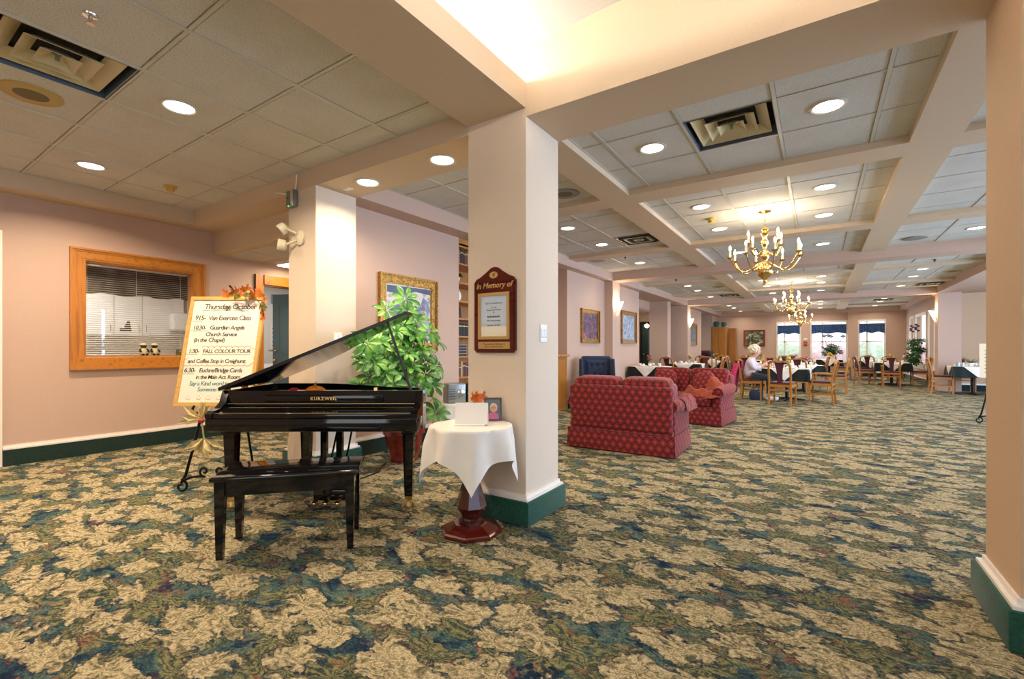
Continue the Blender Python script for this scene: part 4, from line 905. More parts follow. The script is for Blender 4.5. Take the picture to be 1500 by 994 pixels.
for (s_, x, z, sz, m_) in (('Thursday, October 17', -0.215, 0.835, 0.064, 'ink_black'), ('915-', -0.285, 0.735, 0.056, 'ink_black'), ('Van Exercise Class', -0.16, 0.735, 0.054, 'ink_black'), ('10.30-', -0.29, 0.648, 0.050, 'ink_black'),
                           ('Guardian Angels', -0.135, 0.648, 0.050, 'ink_black'), ('Church Service', -0.165, 0.588, 0.048, 'ink_black'), ('(in the Chapel)', -0.265, 0.537, 0.050, 'ink_black'), ('1:30-', -0.295, 0.438, 0.050, 'ink_black'),
                           ('FALL COLOUR TOUR', -0.165, 0.438, 0.045, 'ink_black'), ('and Coffee Stop in Creighurst', -0.285, 0.352, 0.045, 'ink_black'), ('6:30-', -0.305, 0.270, 0.052, 'ink_black'), ('Euchre/Bridge Cards', -0.17, 0.270, 0.048, 'ink_black'),
                           ('in the Main Act. Room', -0.19, 0.213, 0.045, 'ink_black'), ('Say a Kind word to', -0.24, 0.157, 0.048, 'ink_teal'), ('Someone today', -0.16, 0.108, 0.045, 'ink_teal')):
    bt(s_, x, z, sz, m_)
def ink(pts, mat, r=0.0016): MB(bx).tube([(x, -0.001, z) for x, z in pts], r, 4).build('ink_line', mat, nbo)
for x0, x1, z in ((-0.21, 0.19, 0.822), (-0.29, -0.20, 0.725), (-0.29, -0.14, 0.638), (-0.295, -0.20, 0.428), (-0.16, 0.255, 0.425), (-0.305, -0.20, 0.258)): ink([(x0 + (x1 - x0) * k / 12, z + 0.003 * math.sin(k * 2.2)) for k in range(13)], 'ink_teal')
cl = []
for k in range(8):
    for q in range(7): a = PI - PI * q / 6; cl.append((-0.14 + k * 0.052 + 0.026 * math.cos(a), 0.482 + 0.018 * math.sin(a)))
cl += [(0.295, 0.47), (0.302, 0.43), (0.29, 0.40)]; ink(cl, 'ink_red')
cl = [(-0.27, 0.40), (-0.305, 0.375), (-0.305, 0.345)]
for k in range(11):
    for q in range(6): a = PI + PI * q / 5; cl.append((-0.278 + k * 0.052 + 0.026 * math.cos(a), 0.338 + 0.014 * math.sin(a)))
cl += [(0.30, 0.36), (0.29, 0.395)]; ink(cl, 'ink_red')
for x in (-0.22, -0.13, -0.05, 0.04):
    ink([(x + 0.018 * math.cos(a), 0.055 + 0.018 * math.sin(a)) for a in [PI + 0.2 + (PI - 0.4) * k / 8 for k in range(9)]], 'ink_red'); ink([(x - 0.007, 0.07), (x - 0.006, 0.063)], 'ink_red'); ink([(x + 0.007, 0.07), (x + 0.008, 0.063)], 'ink_red')
# maple-leaf garland on the board corner
def maple(s=1.0):
    P = [(0, -0.35), (0.04, -0.1), (0.30, -0.22), (0.25, -0.05), (0.5, 0.05), (0.38, 0.14), (0.42, 0.30), (0.22, 0.24), (0.12, 0.34), (0.14, 0.60), (0.05, 0.54), (0, 0.75)]
    P = P + [(-x, y) for x, y in reversed(P[1:-1])]
    return [(x * s, y * s) for x, y in P]
def maple_mesh(mat, s): 
    m = MB(); P = maple(s); n = len(P)
    m.add([(x, y, -0.25 * abs(x) * abs(x) / s + 0.1 * y * y / s) for x, y in P] + [(0, 0.08 * s, 0.03 * s)], [(i, (i + 1) % n, n) for i in range(n)]); return m.mesh('maple_leaf', mat)
ML = [maple_mesh('leaf_fall', 0.085), maple_mesh('leaf_fall', 0.075), maple_mesh('leaf_olive', 0.07), maple_mesh('pumpkin', 0.08)]
gpos = nbp + Matrix.Rotation(YAW, 3, 'Z') @ Vector((0.16, 0.20, 0.86))
ga = thing('leaf_garland', 'orange and yellow maple leaf garland over the corner of the notice board', 'garland', gpos, YAW)
MB().tube([(-0.14, -0.02, 0.06), (-0.02, -0.035, 0.075), (0.10, -0.03, 0.05), (0.17, -0.04, -0.03), (0.18, -0.05, -0.11)], 0.004, 5).build('stem', 'bark', ga)
rg = random.Random(3)
for k in range(26):
    s_ = k / 25; x = -0.13 + 0.31 * min(1, s_ * 1.25) + rg.uniform(-0.02, 0.02); z = 0.06 + 0.03 * math.sin(s_ * 3) - max(0, s_ - 0.72) * 0.62 + rg.uniform(-0.035, 0.03)
    l = link('leaf', ML[k % 4], ga); l.location = (x, -0.045 + rg.uniform(-0.03, 0.015), z); l.rotation_euler = (PI / 2 + rg.uniform(-0.6, 0.6), rg.uniform(-0.6, 0.6), rg.uniform(0, 6.3))
# corn-husk bunches tied below the board
hk = thing('husk_bunch', 'dried corn husk bow tied to the easel below the notice board', 'decoration', ep + Matrix.Rotation(YAW, 3, 'Z') @ Vector((-0.07, -0.13, 0.56)), YAW)
for k in range(26):
    a = rg.uniform(0, 2 * PI); L_ = rg.uniform(0.13, 0.20); c = (0.0, 0, 0.06) if k < 15 else (0.02, 0, -0.10)
    a = rg.uniform(-2.6, 0.4) + PI if k < 15 else rg.uniform(PI * 1.1, PI * 1.9)
    dx, dz = math.cos(a) * L_, math.sin(a) * L_; w = 0.026; px_, pz_ = -math.sin(a) * w, math.cos(a) * w; b = rg.uniform(-0.03, 0.03)
    MB().add([(c[0], 0, c[2]), (c[0] + dx * .5 + px_, b - 0.012, c[2] + dz * .5 + pz_), (c[0] + dx, b, c[2] + dz), (c[0] + dx * .5 - px_, b - 0.012, c[2] + dz * .5 - pz_), (c[0] + dx * .5, b + 0.006, c[2] + dz * .5)], [(0, 1, 4), (1, 2, 4), (2, 3, 4), (3, 0, 4)]).build('husk', 'husk', hk)
MB().sphere((0.01, -0.015, 0.045), 0.025, 0.02, 0.02).build('knot', 'red_decor', hk)
MB().tube([(0.0, 0.0, 0.06), (0.02, 0.0, -0.10)], 0.006, 6).build('tie', 'husk', hk)

# ---------------------------------------------------------------- potted schefflera
pl = thing('potted_plant', 'tall umbrella plant in a glazed red pot beside the piano', 'plant', (-3.74, 3.52, 0))
pot = MB().lathe([(0.150, 0.0), (0.155, 0.03), (0.148, 0.045), (0.165, 0.10), (0.19, 0.20), (0.205, 0.275), (0.215, 0.285), (0.225, 0.29), (0.228, 0.345), (0.222, 0.36), (0.20, 0.36), (0.195, 0.31)], 32, cap=False).build('pot', 'terracotta_glaze', pl, 50)
MB().lathe([(0.0005, 0.315), (0.20, 0.32)], 32, cap=False).build('soil', 'soil', pot)
def whorl(mat, r, n=8):
    m = MB()
    for k in range(n):
        a = 2 * PI * k / n; ca, sa = math.cos(a), math.sin(a); L_ = r * (0.85 + 0.15 * ((k * 7) % 3) / 2); w = r * 0.36
        pts = [(0.10, 0.0, 0.0), (0.30, 0.55, 0.03), (0.60, 1.0, 0.03), (0.85, 0.75, 0.0), (1.0, 0.0, -0.045)]
        vs = []
        for f_, ww, z in pts:
            for sgn in (-1, 0, 1): vs.append((ca * L_ * f_ - sa * w * ww * sgn * 0.5, sa * L_ * f_ + ca * w * ww * sgn * 0.5, (z + (-0.03 if sgn == 0 else 0.0)) * r * 2.0))
        fs = []
        for q in range(4):
            for c_ in (0, 1): i = q * 3 + c_; fs.append((i, i + 1, i + 4, i + 3))
        m.add(vs, fs)
    return m.mesh('leaf_whorl', mat, 60)
WH = [whorl('leaf_green', 0.18), whorl('leaf_green', 0.155, 7), whorl('leaf_dark', 0.165), whorl('leaf_dark', 0.145, 7), whorl('leaf_green', 0.14, 9)]
rp = random.Random(12)
stems = [(-0.02, -0.04, 0.9), (0.05, 0.08, 1.05), (-0.05, 0.12, 0.8), (0.03, -0.1, 0.7), (0.0, 0.02, 1.3)]
for x, y, h in stems:
    MB().tube([(x * 0.6, y * 0.6, 0.31), (x * 1.2, y * 1.3, 0.31 + h * 0.4), (x * 2, y * 2.2, 0.31 + h)], [0.013, 0.010, 0.006], 6).build('stem', 'bark', pl, 60)
cnt = 0; seen = []
# crown laid out in the plane facing the lobby; a few tall whorls in front of the painting
crown = [(0.0, 0.02, 1.74), (-0.02, -0.22, 1.60), (0.06, 0.02, 1.60), (0.0, 0.17, 1.52), (0.1, -0.1, 1.45)]
while len(crown) < 62:
    y = rp.uniform(-0.74, 0.28); z = rp.uniform(0.55, 1.52); x = rp.uniform(-0.28, 0.28)
    top = 1.50 - 0.55 * abs(y + 0.2) ** 1.6
    if z > top or ((y + 0.22) / 0.53) ** 2 + ((z - 1.10) / 0.50) ** 2 > 1: continue
    if y < -0.15 and x < 0.0: continue
    if any((x - a) ** 2 + (y - b) ** 2 + (z - c) ** 2 < 0.0135 for a, b, c in crown): continue
    crown.append((x, y, z))
crown += [(0.20, 0.24, 0.66), (0.22, 0.27, 0.50), (0.22, 0.22, 0.80)]
for k, (x, y, z) in enumerate(crown):
    front = x + 0.25 * z > 0.30
    o = link('leaf_whorl', WH[(0, 1, 4, 0, 1)[k % 5] if (front or z > 1.45) else (2, 3, 2, 1, 3)[k % 5]], pl); o.location = (x, y, z)
    dv = Vector((0.75 + 0.4 * x, -0.35 + 0.5 * (y + 0.2), 0.45 + 0.3 * rp.random())) + Vector((rp.uniform(-.5, .5), rp.uniform(-.5, .5), rp.uniform(-.2, .4)))
    o.rotation_euler = (Matrix.Rotation(rp.uniform(0, 6.3), 3, dv.normalized()) @ dv.to_track_quat('Z', 'Y').to_matrix()).to_euler()
    if k % 2 == 0:
        b = Vector((x * 0.3, y * 0.45, max(0.35, z - 0.22))); MB().tube([b, Vector((x, y, z)) - dv.normalized() * 0.004], [0.005, 0.003], 5).build('petiole', 'leaf_olive', pl, 60)

# ---------------------------------------------------------------- paintings
def painting(axis, c, d, a0, a1, z0, z1, w, mat, label, frame='gold_frame', dep=0.05):
    am, zm = (a0 + a1) / 2, z0
    t = thing('framed_painting', label, 'painting', (c, am, z0) if axis == 'x' else (am, c, z0))
    mitre_frame(t, axis, 0.0, a0 - am, a1 - am, 0, z1 - z0, w, dep * d, frame, frame, 'frame_side')
    A0, A1 = a0 - am + w * 0.9, a1 - am - w * 0.9; Z0, Z1 = w * 0.9, z1 - z0 - w * 0.9
    m = MB().box(0, A0, Z0, 0.012 * d, A1, Z1) if axis == 'x' else MB().box(A0, 0, Z0, A1, 0.012 * d, Z1)
    cv = m.build('canvas', mat, t)
    return t, cv, (A0, A1, Z0, Z1)
picture_mat('pic_garden', [(0.30, '#3a4a66'), (0.42, '#7f8aa0'), (0.50, '#cfcabb'), (0.60, '#d8d0c4'), (0.72, '#8d7a9a')], 2.6, 1.6, 2.0)
picture_mat('pic_flowers', [(0.30, '#1f1d2e'), (0.45, '#3b3f63'), (0.56, '#7a4a5a'), (0.64, '#c97a5a'), (0.75, '#8a8fa8')], 6.0, 2.0, 5.0)
picture_mat('pic_winter', [(0.30, '#4f5f78'), (0.45, '#7d8ea6'), (0.60, '#aab4c2'), (0.75, '#d6d8da')], 5.0, 2.5, 8.0)
picture_mat('pic_dark', [(0.30, '#2c3a4c'), (0.5, '#5a6a7a'), (0.62, '#9a8a5a'), (0.75, '#b9c0c2')], 6.0, 2.0, 3.0)
picture_mat('pic_landscape', [(0.32, '#1b2418'), (0.46, '#3d4a36'), (0.54, '#8f8a5a'), (0.62, '#c3c8c6'), (0.75, '#e4e4dd')], 2.4, 2.2, 11.0)
gt, gc, ge = painting('x', -4.28, 1, 3.62, 4.593, 1.16, 2.095, 0.115, 'pic_garden', 'gilt-framed painting of a pale figure in a garden behind the umbrella plant')
def blob(t, pts, mat, x=0.0135): n = len(pts); MB().add([(x, a, z) for a, z in pts] + [(x + 0.0015, a, z) for a, z in pts], [tuple(range(n)), tuple(range(2 * n - 1, n - 1, -1))] + [(i, (i + 1) % n, n + (i + 1) % n, n + i) for i in range(n)]).build('painted_shape', mat, t)
simple('paint_lilac', '#a898b4', 0.5, 0, 0.25, 14); simple('paint_bluegrey', '#7f8aa8', 0.5, 0, 0.3, 12); simple('paint_skin', '#8d6a66', 0.5, 0, 0.2, 12); simple('paint_slate', '#4b5872', 0.5, 0, 0.3, 10)
blob(gc, [(0.12, 0.42), (0.20, 0.50), (0.33, 0.46), (0.37, 0.30), (0.33, 0.10), (0.20, 0.10), (0.15, 0.28)], 'paint_lilac')
blob(gc, [(0.20, 0.60), (0.24, 0.70), (0.31, 0.66), (0.37, 0.52), (0.30, 0.50), (0.24, 0.58)], 'paint_bluegrey'); blob(gc, [(0.21, 0.53), (0.22, 0.60), (0.26, 0.60), (0.27, 0.53)], 'paint_skin', 0.0138)
blob(gc, [(-0.36, 0.72), (-0.36, 0.80), (0.37, 0.81), (0.37, 0.74), (0.10, 0.76), (-0.1, 0.70)], 'paint_slate')
painting('x', DW, 1, 8.94, 9.90, 1.32, 2.06, 0.10, 'pic_flowers', 'gilt-framed still life of pale flowers above the blue wing chair')
painting('x', DW, 1, 11.32, 12.46, 1.33, 2.18, 0.11, 'pic_winter', 'gilt-framed winter landscape beside the nearest sconce')
painting('x', DW, 1, 18.75, 20.0, 1.33, 2.20, 0.12, 'pic_dark', 'gilt-framed dark painting past the second sconce')
painting('y', FAR, -1, -3.03, -2.12, 1.29, 2.09, 0.08, 'pic_landscape', 'brown-framed landscape on the end wall beside the windows', 'cherry')

# ---------------------------------------------------------------- memorial plaque and column hardware
pq = thing('memorial_plaque', 'mahogany memorial plaque with gilt lettering on the cream column', 'plaque', (-1.915, B0, 1.17))
W_ = 0.18; H_ = 0.535
poly = [(-W_ + 0.02, 0), (W_ - 0.02, 0), (W_, 0.02), (W_, H_ - 0.03), (W_ - 0.02, H_ - 0.005), (W_ - 0.05, H_ + 0.005), (0.07, H_ + 0.04), (0.03, H_ + 0.068), (0, H_ + 0.074), (-0.03, H_ + 0.068), (-0.07, H_ + 0.04), (-W_ + 0.05, H_ + 0.005), (-W_ + 0.02, H_ - 0.005), (-W_, H_ - 0.03), (-W_, 0.02)]
MB(RX(PI / 2)).prism(poly, 0.0, 0.016).build('board', 'mahogany_red', pq)
MB(RX(PI / 2)).prism([(x * 0.93, 0.012 + z * 0.962) for x, z in poly], 0.016, 0.024).build('board_face', 'mahogany_red', pq)
MB(T(0, 0, 0)).add([(0.036 * math.cos(a), -0.0265, H_ + 0.015 + 0.024 * math.sin(a)) for a in [2 * PI * k / 24 for k in range(24)]], [tuple(range(24))]).build('emblem', 'gold_plate', pq)
MB().tube([(-0.012, -0.0275, H_ + 0.022), (0.0, -0.0275, H_ + 0.002), (0.014, -0.0275, H_ + 0.028)], 0.0018, 4).tube([(0.0, -0.0275, H_ + 0.002), (0.002, -0.0275, H_ + 0.03)], 0.0015, 4).build('emblem_mark', 'ink_black', pq)
text('lettering', 'In Memory of', 'gold_plate', pq, T(0, -0.0245, H_ - 0.075) @ RX(PI / 2), 0.056, 0.25, 0.001, 'CENTER', 0.0008)
mitre_frame(pq, 'y', -0.024, -0.135, 0.135, 0.095, 0.425, 0.022, -0.008, 'gold_plate', 'gold_plate', 'gilt_frame', False)
t_ = NT('plaque_paper'); sx_ = t_.n('ShaderNodeSeparateXYZ'); t_.t.links.new(t_.obj(), sx_.inputs[0]); t_.set(Roughness=0.5)
t_.color(t_.ramp(t_.math('MULTIPLY', sx_.outputs[2], 1 / 0.535), [(0.20, '#e8dcc2'), (0.34, '#e9e2d2'), (0.36, '#b9c3cf'), (0.43, '#c6d0dc'), (0.80, '#c3d2e2')]))
MB().box(-0.114, -0.0255, 0.116, 0.114, -0.024, 0.404).build('paper', 'plaque_paper', pq)
for s_, z, sz in (('Our Condolences', 0.345, 0.020), ('To The', 0.315, 0.017), ('Family and Friends', 0.298, 0.017), ('of', 0.281, 0.017), ('Who Passed Away', 0.222, 0.016), ('October 14, 2013', 0.190, 0.016)):
    text('lettering', s_, 'ink_black', pq, T(0, -0.0258, z) @ RX(PI / 2), sz, 0.1, 0.0003, 'CENTER')
for k in range(14): MB().box(-0.055 + k * 0.008, -0.0262, 0.250, -0.050 + k * 0.008, -0.0257, 0.259 + 0.004 * ((k * 5) % 3 == 0)).build('name_print', 'ink_black', pq)
MB().box(-0.137, -0.027, 0.028, 0.137, -0.024, 0.078).build('brass_plate', 'gold_plate', pq)
for s_, z in (('The greatest celebration is', 0.057), ('that of a life well lived', 0.038)): text('lettering', s_, 'ink_black', pq, T(0, -0.0275, z) @ RX(PI / 2), 0.018, 0.3, 0.0003, 'CENTER')
def switchplate(x, y, z, label, w=0.095, h=0.125, n=2):
    t = thing('light_switch', label, 'switch', (x, y, z)); MB().rbox(0, -w / 2, -h / 2, 0.007, w / 2, h / 2, 0.003).build('plate', 'white_plastic', t)
    for k in range(n):
        y0 = -w / 2 + w * (k + 0.5) / n; MB().rbox(0.007, y0 - 0.014, -0.032, 0.011, y0 + 0.014, 0.032, 0.002).build('rocker', 'china_white', t); MB().box(0.0105, y0 - 0.008, -0.030, 0.0115, y0 + 0.008, -0.024).build('indicator', 'steel_grey', t)
switchplate(-1.662, 2.91, 1.31, 'white double light switch on the plaque column'); switchplate(-4.055, 2.92, 1.305, 'white double light switch on the column behind the piano', 0.10, 0.11)
sb = thing('wireless_box', 'grey wireless alarm box with two antennas high on the column behind the piano', 'alarm box', (-4.425, B0, 2.62))
MB().rbox(-0.07, -0.045, 0, 0.075, 0, 0.17, 0.008).build('case', 'steel_grey', sb, 40); MB().rbox(0.02, -0.055, 0.005, 0.06, -0.044, 0.165, 0.006).build('cover', 'chrome', sb, 40)
for a, b in (((-0.06, -0.02, 0.14), (-0.28, -0.03, 0.20)), ((0.06, -0.02, 0.16), (0.10, -0.03, 0.31))): MB().tube([a, b], 0.006, 6).build('antenna', 'white_plastic', sb)
MB().sphere((-0.02, -0.046, 0.012), 0.006).build('led', 'led_green', sb); MB().box(-0.045, -0.0465, 0.09, -0.02, -0.045, 0.10).build('logo', 'ink_black', sb)
em = thing('emergency_light', 'white twin-head emergency light on the column behind the piano', 'emergency light', (-4.30, B0, 2.30))
MB(RX(PI / 2)).lathe([(0.075, 0), (0.075, 0.02), (0.06, 0.03)], 20).build('mount', 'cream_plastic', em, 40)
for (sx, sz, ry) in ((-0.17, 0.10, 0.7), (-0.19, -0.06, -0.1)):
    MB().tube([(-0.02, -0.03, sz * 0.4), (sx * 0.6, -0.06, sz * 0.8), (sx * 0.8, -0.07, sz)], 0.012, 8).build('arm', 'cream_plastic', em, 60)
    h = MB(T(sx, -0.09, sz) @ RZ(-0.5) @ RX(PI / 2 + ry)).lathe([(0.03, -0.05), (0.055, -0.03), (0.058, 0.03), (0.05, 0.04)], 18).build('head', 'cream_plastic', em, 40)
    MB(T(sx, -0.09, sz) @ RZ(-0.5) @ RX(PI / 2 + ry)).lathe([(0.046, 0.0405), (0.0005, 0.0425)], 18, cap=False).build('lens', 'grille_grey', h)
tag(MB().box(-3.94, 2.89, S - 0.004, -3.84, 2.945, S).build('ceiling_tag', 'white_plastic'), 'small white tag on the beam soffit next to the column behind the piano', 'tag')

# ---------------------------------------------------------------- round pedestal table with cloth
tb = thing('pedestal_table', 'round mahogany pedestal table with an octagonal foot by the plaque column', 'table', (-1.905, 2.385, 0), 0.3)
MB().lathe([(0.205, 0.0), (0.205, 0.022), (0.195, 0.03), (0.125, 0.062), (0.12, 0.066)], 8, rot=0.2).build('foot', 'mahogany_red', tb)
MB().lathe([(0.085, 0.066), (0.085, 0.08), (0.062, 0.095), (0.075, 0.125), (0.105, 0.17), (0.10, 0.185), (0.072, 0.28), (0.042, 0.37), (0.032, 0.44), (0.04, 0.64)], 8, rot=0.2).build('pedestal', 'mahogany', tb)
MB().lathe([(0.06, 0.64), (0.24, 0.675), (0.252, 0.68), (0.252, 0.695)], 32).build('top', 'mahogany_red', tb)
def cloth_fn(R, half, zt, rot, fall=0.9, wav=0.02):
    # square cloth over a round top: points keep their distance along the cloth
    def f(u, v):
        a, b = (u * 2 - 1) * half, (v * 2 - 1) * half; r = math.hypot(a, b)
        if r < 1e-6: return (0, 0, zt)
        th = math.atan2(b, a) + rot
        if r <= R: return (r * math.cos(th), r * math.sin(th), zt)
        s_ = r - R; fold = math.sin(4 * (th - rot) * 2 + 0.7) * wav * min(1, s_ / 0.12) + math.sin(th * 5 + 1.3) * wav * 0.7 * min(1, s_ / 0.15)
        rr = R + 0.012 + 0.10 * s_ + fold; return (rr * math.cos(th), rr * math.sin(th), zt - max(0, s_ - 0.012) * fall)
    return f
tc = tag(MB(T(-1.905, 2.385, 0)).grid(lambda u, v: (lambda q: (q[0], min(q[1], 0.268 + 0.004 * math.sin(q[0] * 40)), q[2]))(cloth_fn(0.256, 0.467, 0.70, -0.11, 0.97, 0.020)(u, v)), 49, 49).build('tablecloth', 'linen_white', None, 80), 'white square cloth draped over the round pedestal table', 'tablecloth')
def onT(u, v, z=0.702): return atz(u, v, z)
cp_ = onT(690, 622); cd = thing('card_stand', 'blank white folded card standing on the round table', 'card', cp_, YAW - 0.05)
MB(RX(math.radians(-14))).box(-0.108, 0, 0, 0.108, 0.002, 0.145).build('front_panel', 'paper', cd)
MB(T(0, 0.075, 0) @ RX(math.radians(16))).box(-0.108, 0, 0, 0.108, 0.002, 0.14).build('back_panel', 'paper', cd); MB().box(-0.108, -0.035, 0, 0.12, 0.0, 0.004).build('base_flap', 'paper', cd)
pe = thing('pen', 'white pen lying before the blank card', 'pen', onT(697, 623.5) + Vector((0.02, -0.012, 0.008)), YAW + 0.1); MB().tube([(-0.05, 0, 0), (0.05, 0, 0)], 0.004, 8).build('barrel', 'china_white', pe); MB().tube([(0.05, 0, 0), (0.068, 0, 0)], [0.004, 0.001], 8).build('tip', 'ink_black', pe)
pf = thing('photo_frame', 'small silver photo frame with an elderly portrait on the round table', 'photo frame', Vector((-1.865, 2.575, 0.702)), YAW + 0.1)
fx = RX(math.radians(-12)); m = MB(fx)
for a, b, c, d in ((-0.06, 0, 0.06, 0.012), (-0.06, 0.148, 0.06, 0.16), (-0.06, 0.012, -0.048, 0.148), (0.048, 0.012, 0.06, 0.148)): MB(fx).box(a, -0.006, b, c, 0.006, d).build('frame_side', 'chrome', pf)
ph_ = MB(fx).box(-0.048, 0, 0.012, 0.048, 0.004, 0.148).build('photo', 'photo_bg', pf)
MB(fx).sphere((0.004, -0.001, 0.092), 0.026, 0.002, 0.032, 16, 10).build('portrait_hair', 'hair_white', ph_); MB(fx).sphere((0.004, -0.0025, 0.086), 0.020, 0.002, 0.026, 16, 10).build('portrait_face', 'skin', ph_); MB(fx).sphere((0.0, -0.002, 0.024), 0.040, 0.002, 0.036, 16, 10).build('portrait_shoulders', 'flower_pink', ph_)
MB(fx).tube([(-0.02, -0.005, 0.09), (0.028, -0.005, 0.09)], 0.0012, 4).build('portrait_glasses', 'ink_black', ph_)
MB().bar((0, 0.03, 0.10), (0, 0.075, 0), 0.03, 0.004).build('strut', 'black_satin', pf)
lfv = thing('leaf_cluster', 'orange silk maple leaves behind the blank card on the round table', 'decoration', Vector((-1.99, 2.55, 0.702)), YAW)
for k in range(7):
    l = link('leaf', ML[(0, 3, 1)[k % 3]], lfv); l.location = (rg.uniform(-0.03, 0.06), rg.uniform(-0.02, 0.03), 0.12 + rg.uniform(-0.02, 0.05)); l.rotation_euler = (PI / 2 + rg.uniform(-.5, .5), rg.uniform(-.5, .5), rg.uniform(0, 6.3))
MB().tube([(0.01, 0, 0), (0.015, 0, 0.13)], 0.004, 5).build('stem', 'bark', lfv)

# ---------------------------------------------------------------- stereo on its small table, bookcase
st = thing('side_table', 'small cloth-covered side table behind the plaque column', 'table', (-3.80, 4.42, 0))
MB().lathe([(0.22, 0.50), (0.22, 0.52)], 24).build('top', 'oak', st); MB().tube([(0, 0, 0.03), (0, 0, 0.50)], 0.03, 10).lathe([(0.16, 0), (0.15, 0.03)], 16).build('pedestal', 'oak', st)
tag(MB(T(-3.80, 4.42, 0)).grid(cloth_fn(0.23, 0.40, 0.526, 0.2, 0.95, 0.02), 33, 33).build('tablecloth', 'linen_white', None, 80), 'white cloth over the small table under the stereo', 'tablecloth')
se = thing('stereo', 'silver compact stereo with round speakers on the small table', 'stereo', (-3.80, 4.42, 0.529), math.radians(60))
MB().rbox(-0.12, -0.10, 0, 0.12, 0.10, 0.24, 0.015, 3).build('main_unit', 'steel_grey', se, 40)
for k in range(5): MB().box(-0.10, -0.103, 0.05 + k * 0.03, -0.02, -0.10, 0.056 + k * 0.03).build('slot', 'black_satin', se)
MB(T(0.05, -0.10, 0.12) @ RX(PI / 2)).lathe([(0.05, 0), (0.048, 0.01), (0.03, 0.014)], 20).build('dial', 'chrome', se, 40)
bx_ = MB().rbox(0.13, -0.10, 0, 0.23, 0.10, 0.23, 0.012).build('speaker_box', 'black_satin', se, 40); MB(T(0.18, -0.10, 0.12) @ RX(PI / 2)).lathe([(0.04, 0), (0.038, 0.008), (0.012, 0.002)], 18).build('cone', 'chrome', bx_, 40)
SH = [0.06, 0.50, 0.78, 1.08, 1.37, 1.63, 1.88, 2.145, 2.42, 2.70]
bk = thing('bookcase', 'tall built-in oak bookcase in the alcove behind the plaque column', 'bookcase', (0, 0, 0))
for y in (5.075, 6.55): MB().box(-4.70, y, 0, -4.30, y + 0.025, S).build('side_panel', 'oak', bk)
MB().box(-4.70, 5.10, 0, -4.685, 6.55, S).build('back_panel', 'oak', bk)
for z in SH: MB().box(-4.685, 5.10, z - 0.012, -4.30, 6.55, z + 0.012).build('shelf', 'oak_x', bk)
MB().box(-4.32, 5.10, 2.66, -4.30, 6.55, S).build('header', 'oak_x', bk)
rb_ = random.Random(5); bcol = ['book_dark', 'book_brown', 'book_navy', 'book_maroon', 'book_cream']; BM = {}
def book(y, z, w, h, mat, lab, tilt=0.0):
    k = (mat, round(w, 3), round(h, 3))
    t = thing('book', lab, 'book', (-4.33, y, z), 0, 'books in the alcove bookcase'); t.rotation_euler = (tilt, 0, 0)
    MB().rbox(-0.20, 0, 0, 0, w, h, 0.003, 1).build('cover', mat, t); MB().box(-0.201, 0.004, 0.004, -0.006, w - 0.004, h + 0.0008).build('pages', 'paper', t); MB().box(0.0, 0.003, h * 0.72, 0.0008, w - 0.003, h * 0.80).build('spine_band', 'gold_plate', t)
names = {'book_dark': 'black', 'book_brown': 'brown', 'book_navy': 'navy', 'book_maroon': 'maroon', 'book_cream': 'cream'}
shn = {2: 'second shelf from the foot', 4: 'fifth shelf from the foot', 8: 'top shelf', 5: 'shelf of encyclopedias', 3: 'shelf with the boxes'}
for zi, col, n in ((8, None, 9), (4, 'book_dark', 10), (2, None, 8)):
    y = 5.115; z = SH[zi] + 0.0125; 
    for k in range(n):
        w = rb_.uniform(0.022, 0.036) if col is None else 0.03; h = rb_.uniform(0.17, 0.22) if col is None else 0.19; m_ = col or rb_.choice(bcol)
        book(y, z, w, h, m_, '%s-covered book standing on the %s of the alcove bookcase' % (names[m_], {8: 'topmost book shelf', 4: 'dark set shelf', 2: 'lowest book shelf'}[zi])); y += w + 0.003
pw = thing('shelf_plant', 'small dark plant in a white pot on the alcove bookcase', 'plant', (-4.42, 5.19, SH[7] + 0.0125)); MB().lathe([(0.035, 0), (0.05, 0.08), (0.045, 0.08)], 16).build('pot', 'china_white', pw, 40)
for k in range(9):
    o = link('leaf_whorl', WH[3], pw); o.location = (rb_.uniform(-0.03, 0.04), rb_.uniform(-0.03, 0.06), 0.10 + rb_.uniform(0, 0.06)); o.scale = (0.5, 0.5, 0.5); o.rotation_euler = (rb_.uniform(-.7, .7), rb_.uniform(-.2, .9), rb_.uniform(0, 6))
MB().tube([(0, 0, 0.07), (0.0, 0.01, 0.15)], 0.006, 5).build('stem', 'leaf_dark', pw)
dp = thing('display_plate', 'blue and white patterned plate propped on the alcove bookcase', 'plate', (-4.45, 5.21, SH[6] + 0.0125 + 0.105)); MB(RY(PI / 2 - 0.2)).lathe([(0.105, 0.012), (0.10, 0.014), (0.065, 0.003), (0.0005, 0.003)], 28, cap=False).build('rim', 'china_white', dp, 40); MB(RY(PI / 2 - 0.2)).lathe([(0.06, 0.0045), (0.0005, 0.0045)], 24, cap=False).build('motif', 'china_blue', dp); MB().bar((-0.05, 0, -0.105), (0.02, 0, -0.10), 0.10, 0.008).build('stand', 'black_satin', dp)
dfm = thing('picture_stand', 'black picture frame leaning on the alcove bookcase', 'photo frame', (-4.45, 5.12, SH[5] + 0.0125)); MB(RY(-0.1)).box(0, 0, 0, 0.015, 0.20, 0.18).build('frame', 'black_satin', dfm); MB(RY(-0.1)).box(0.015, 0.015, 0.015, 0.0165, 0.185, 0.165).build('print', 'book_dark', dfm)
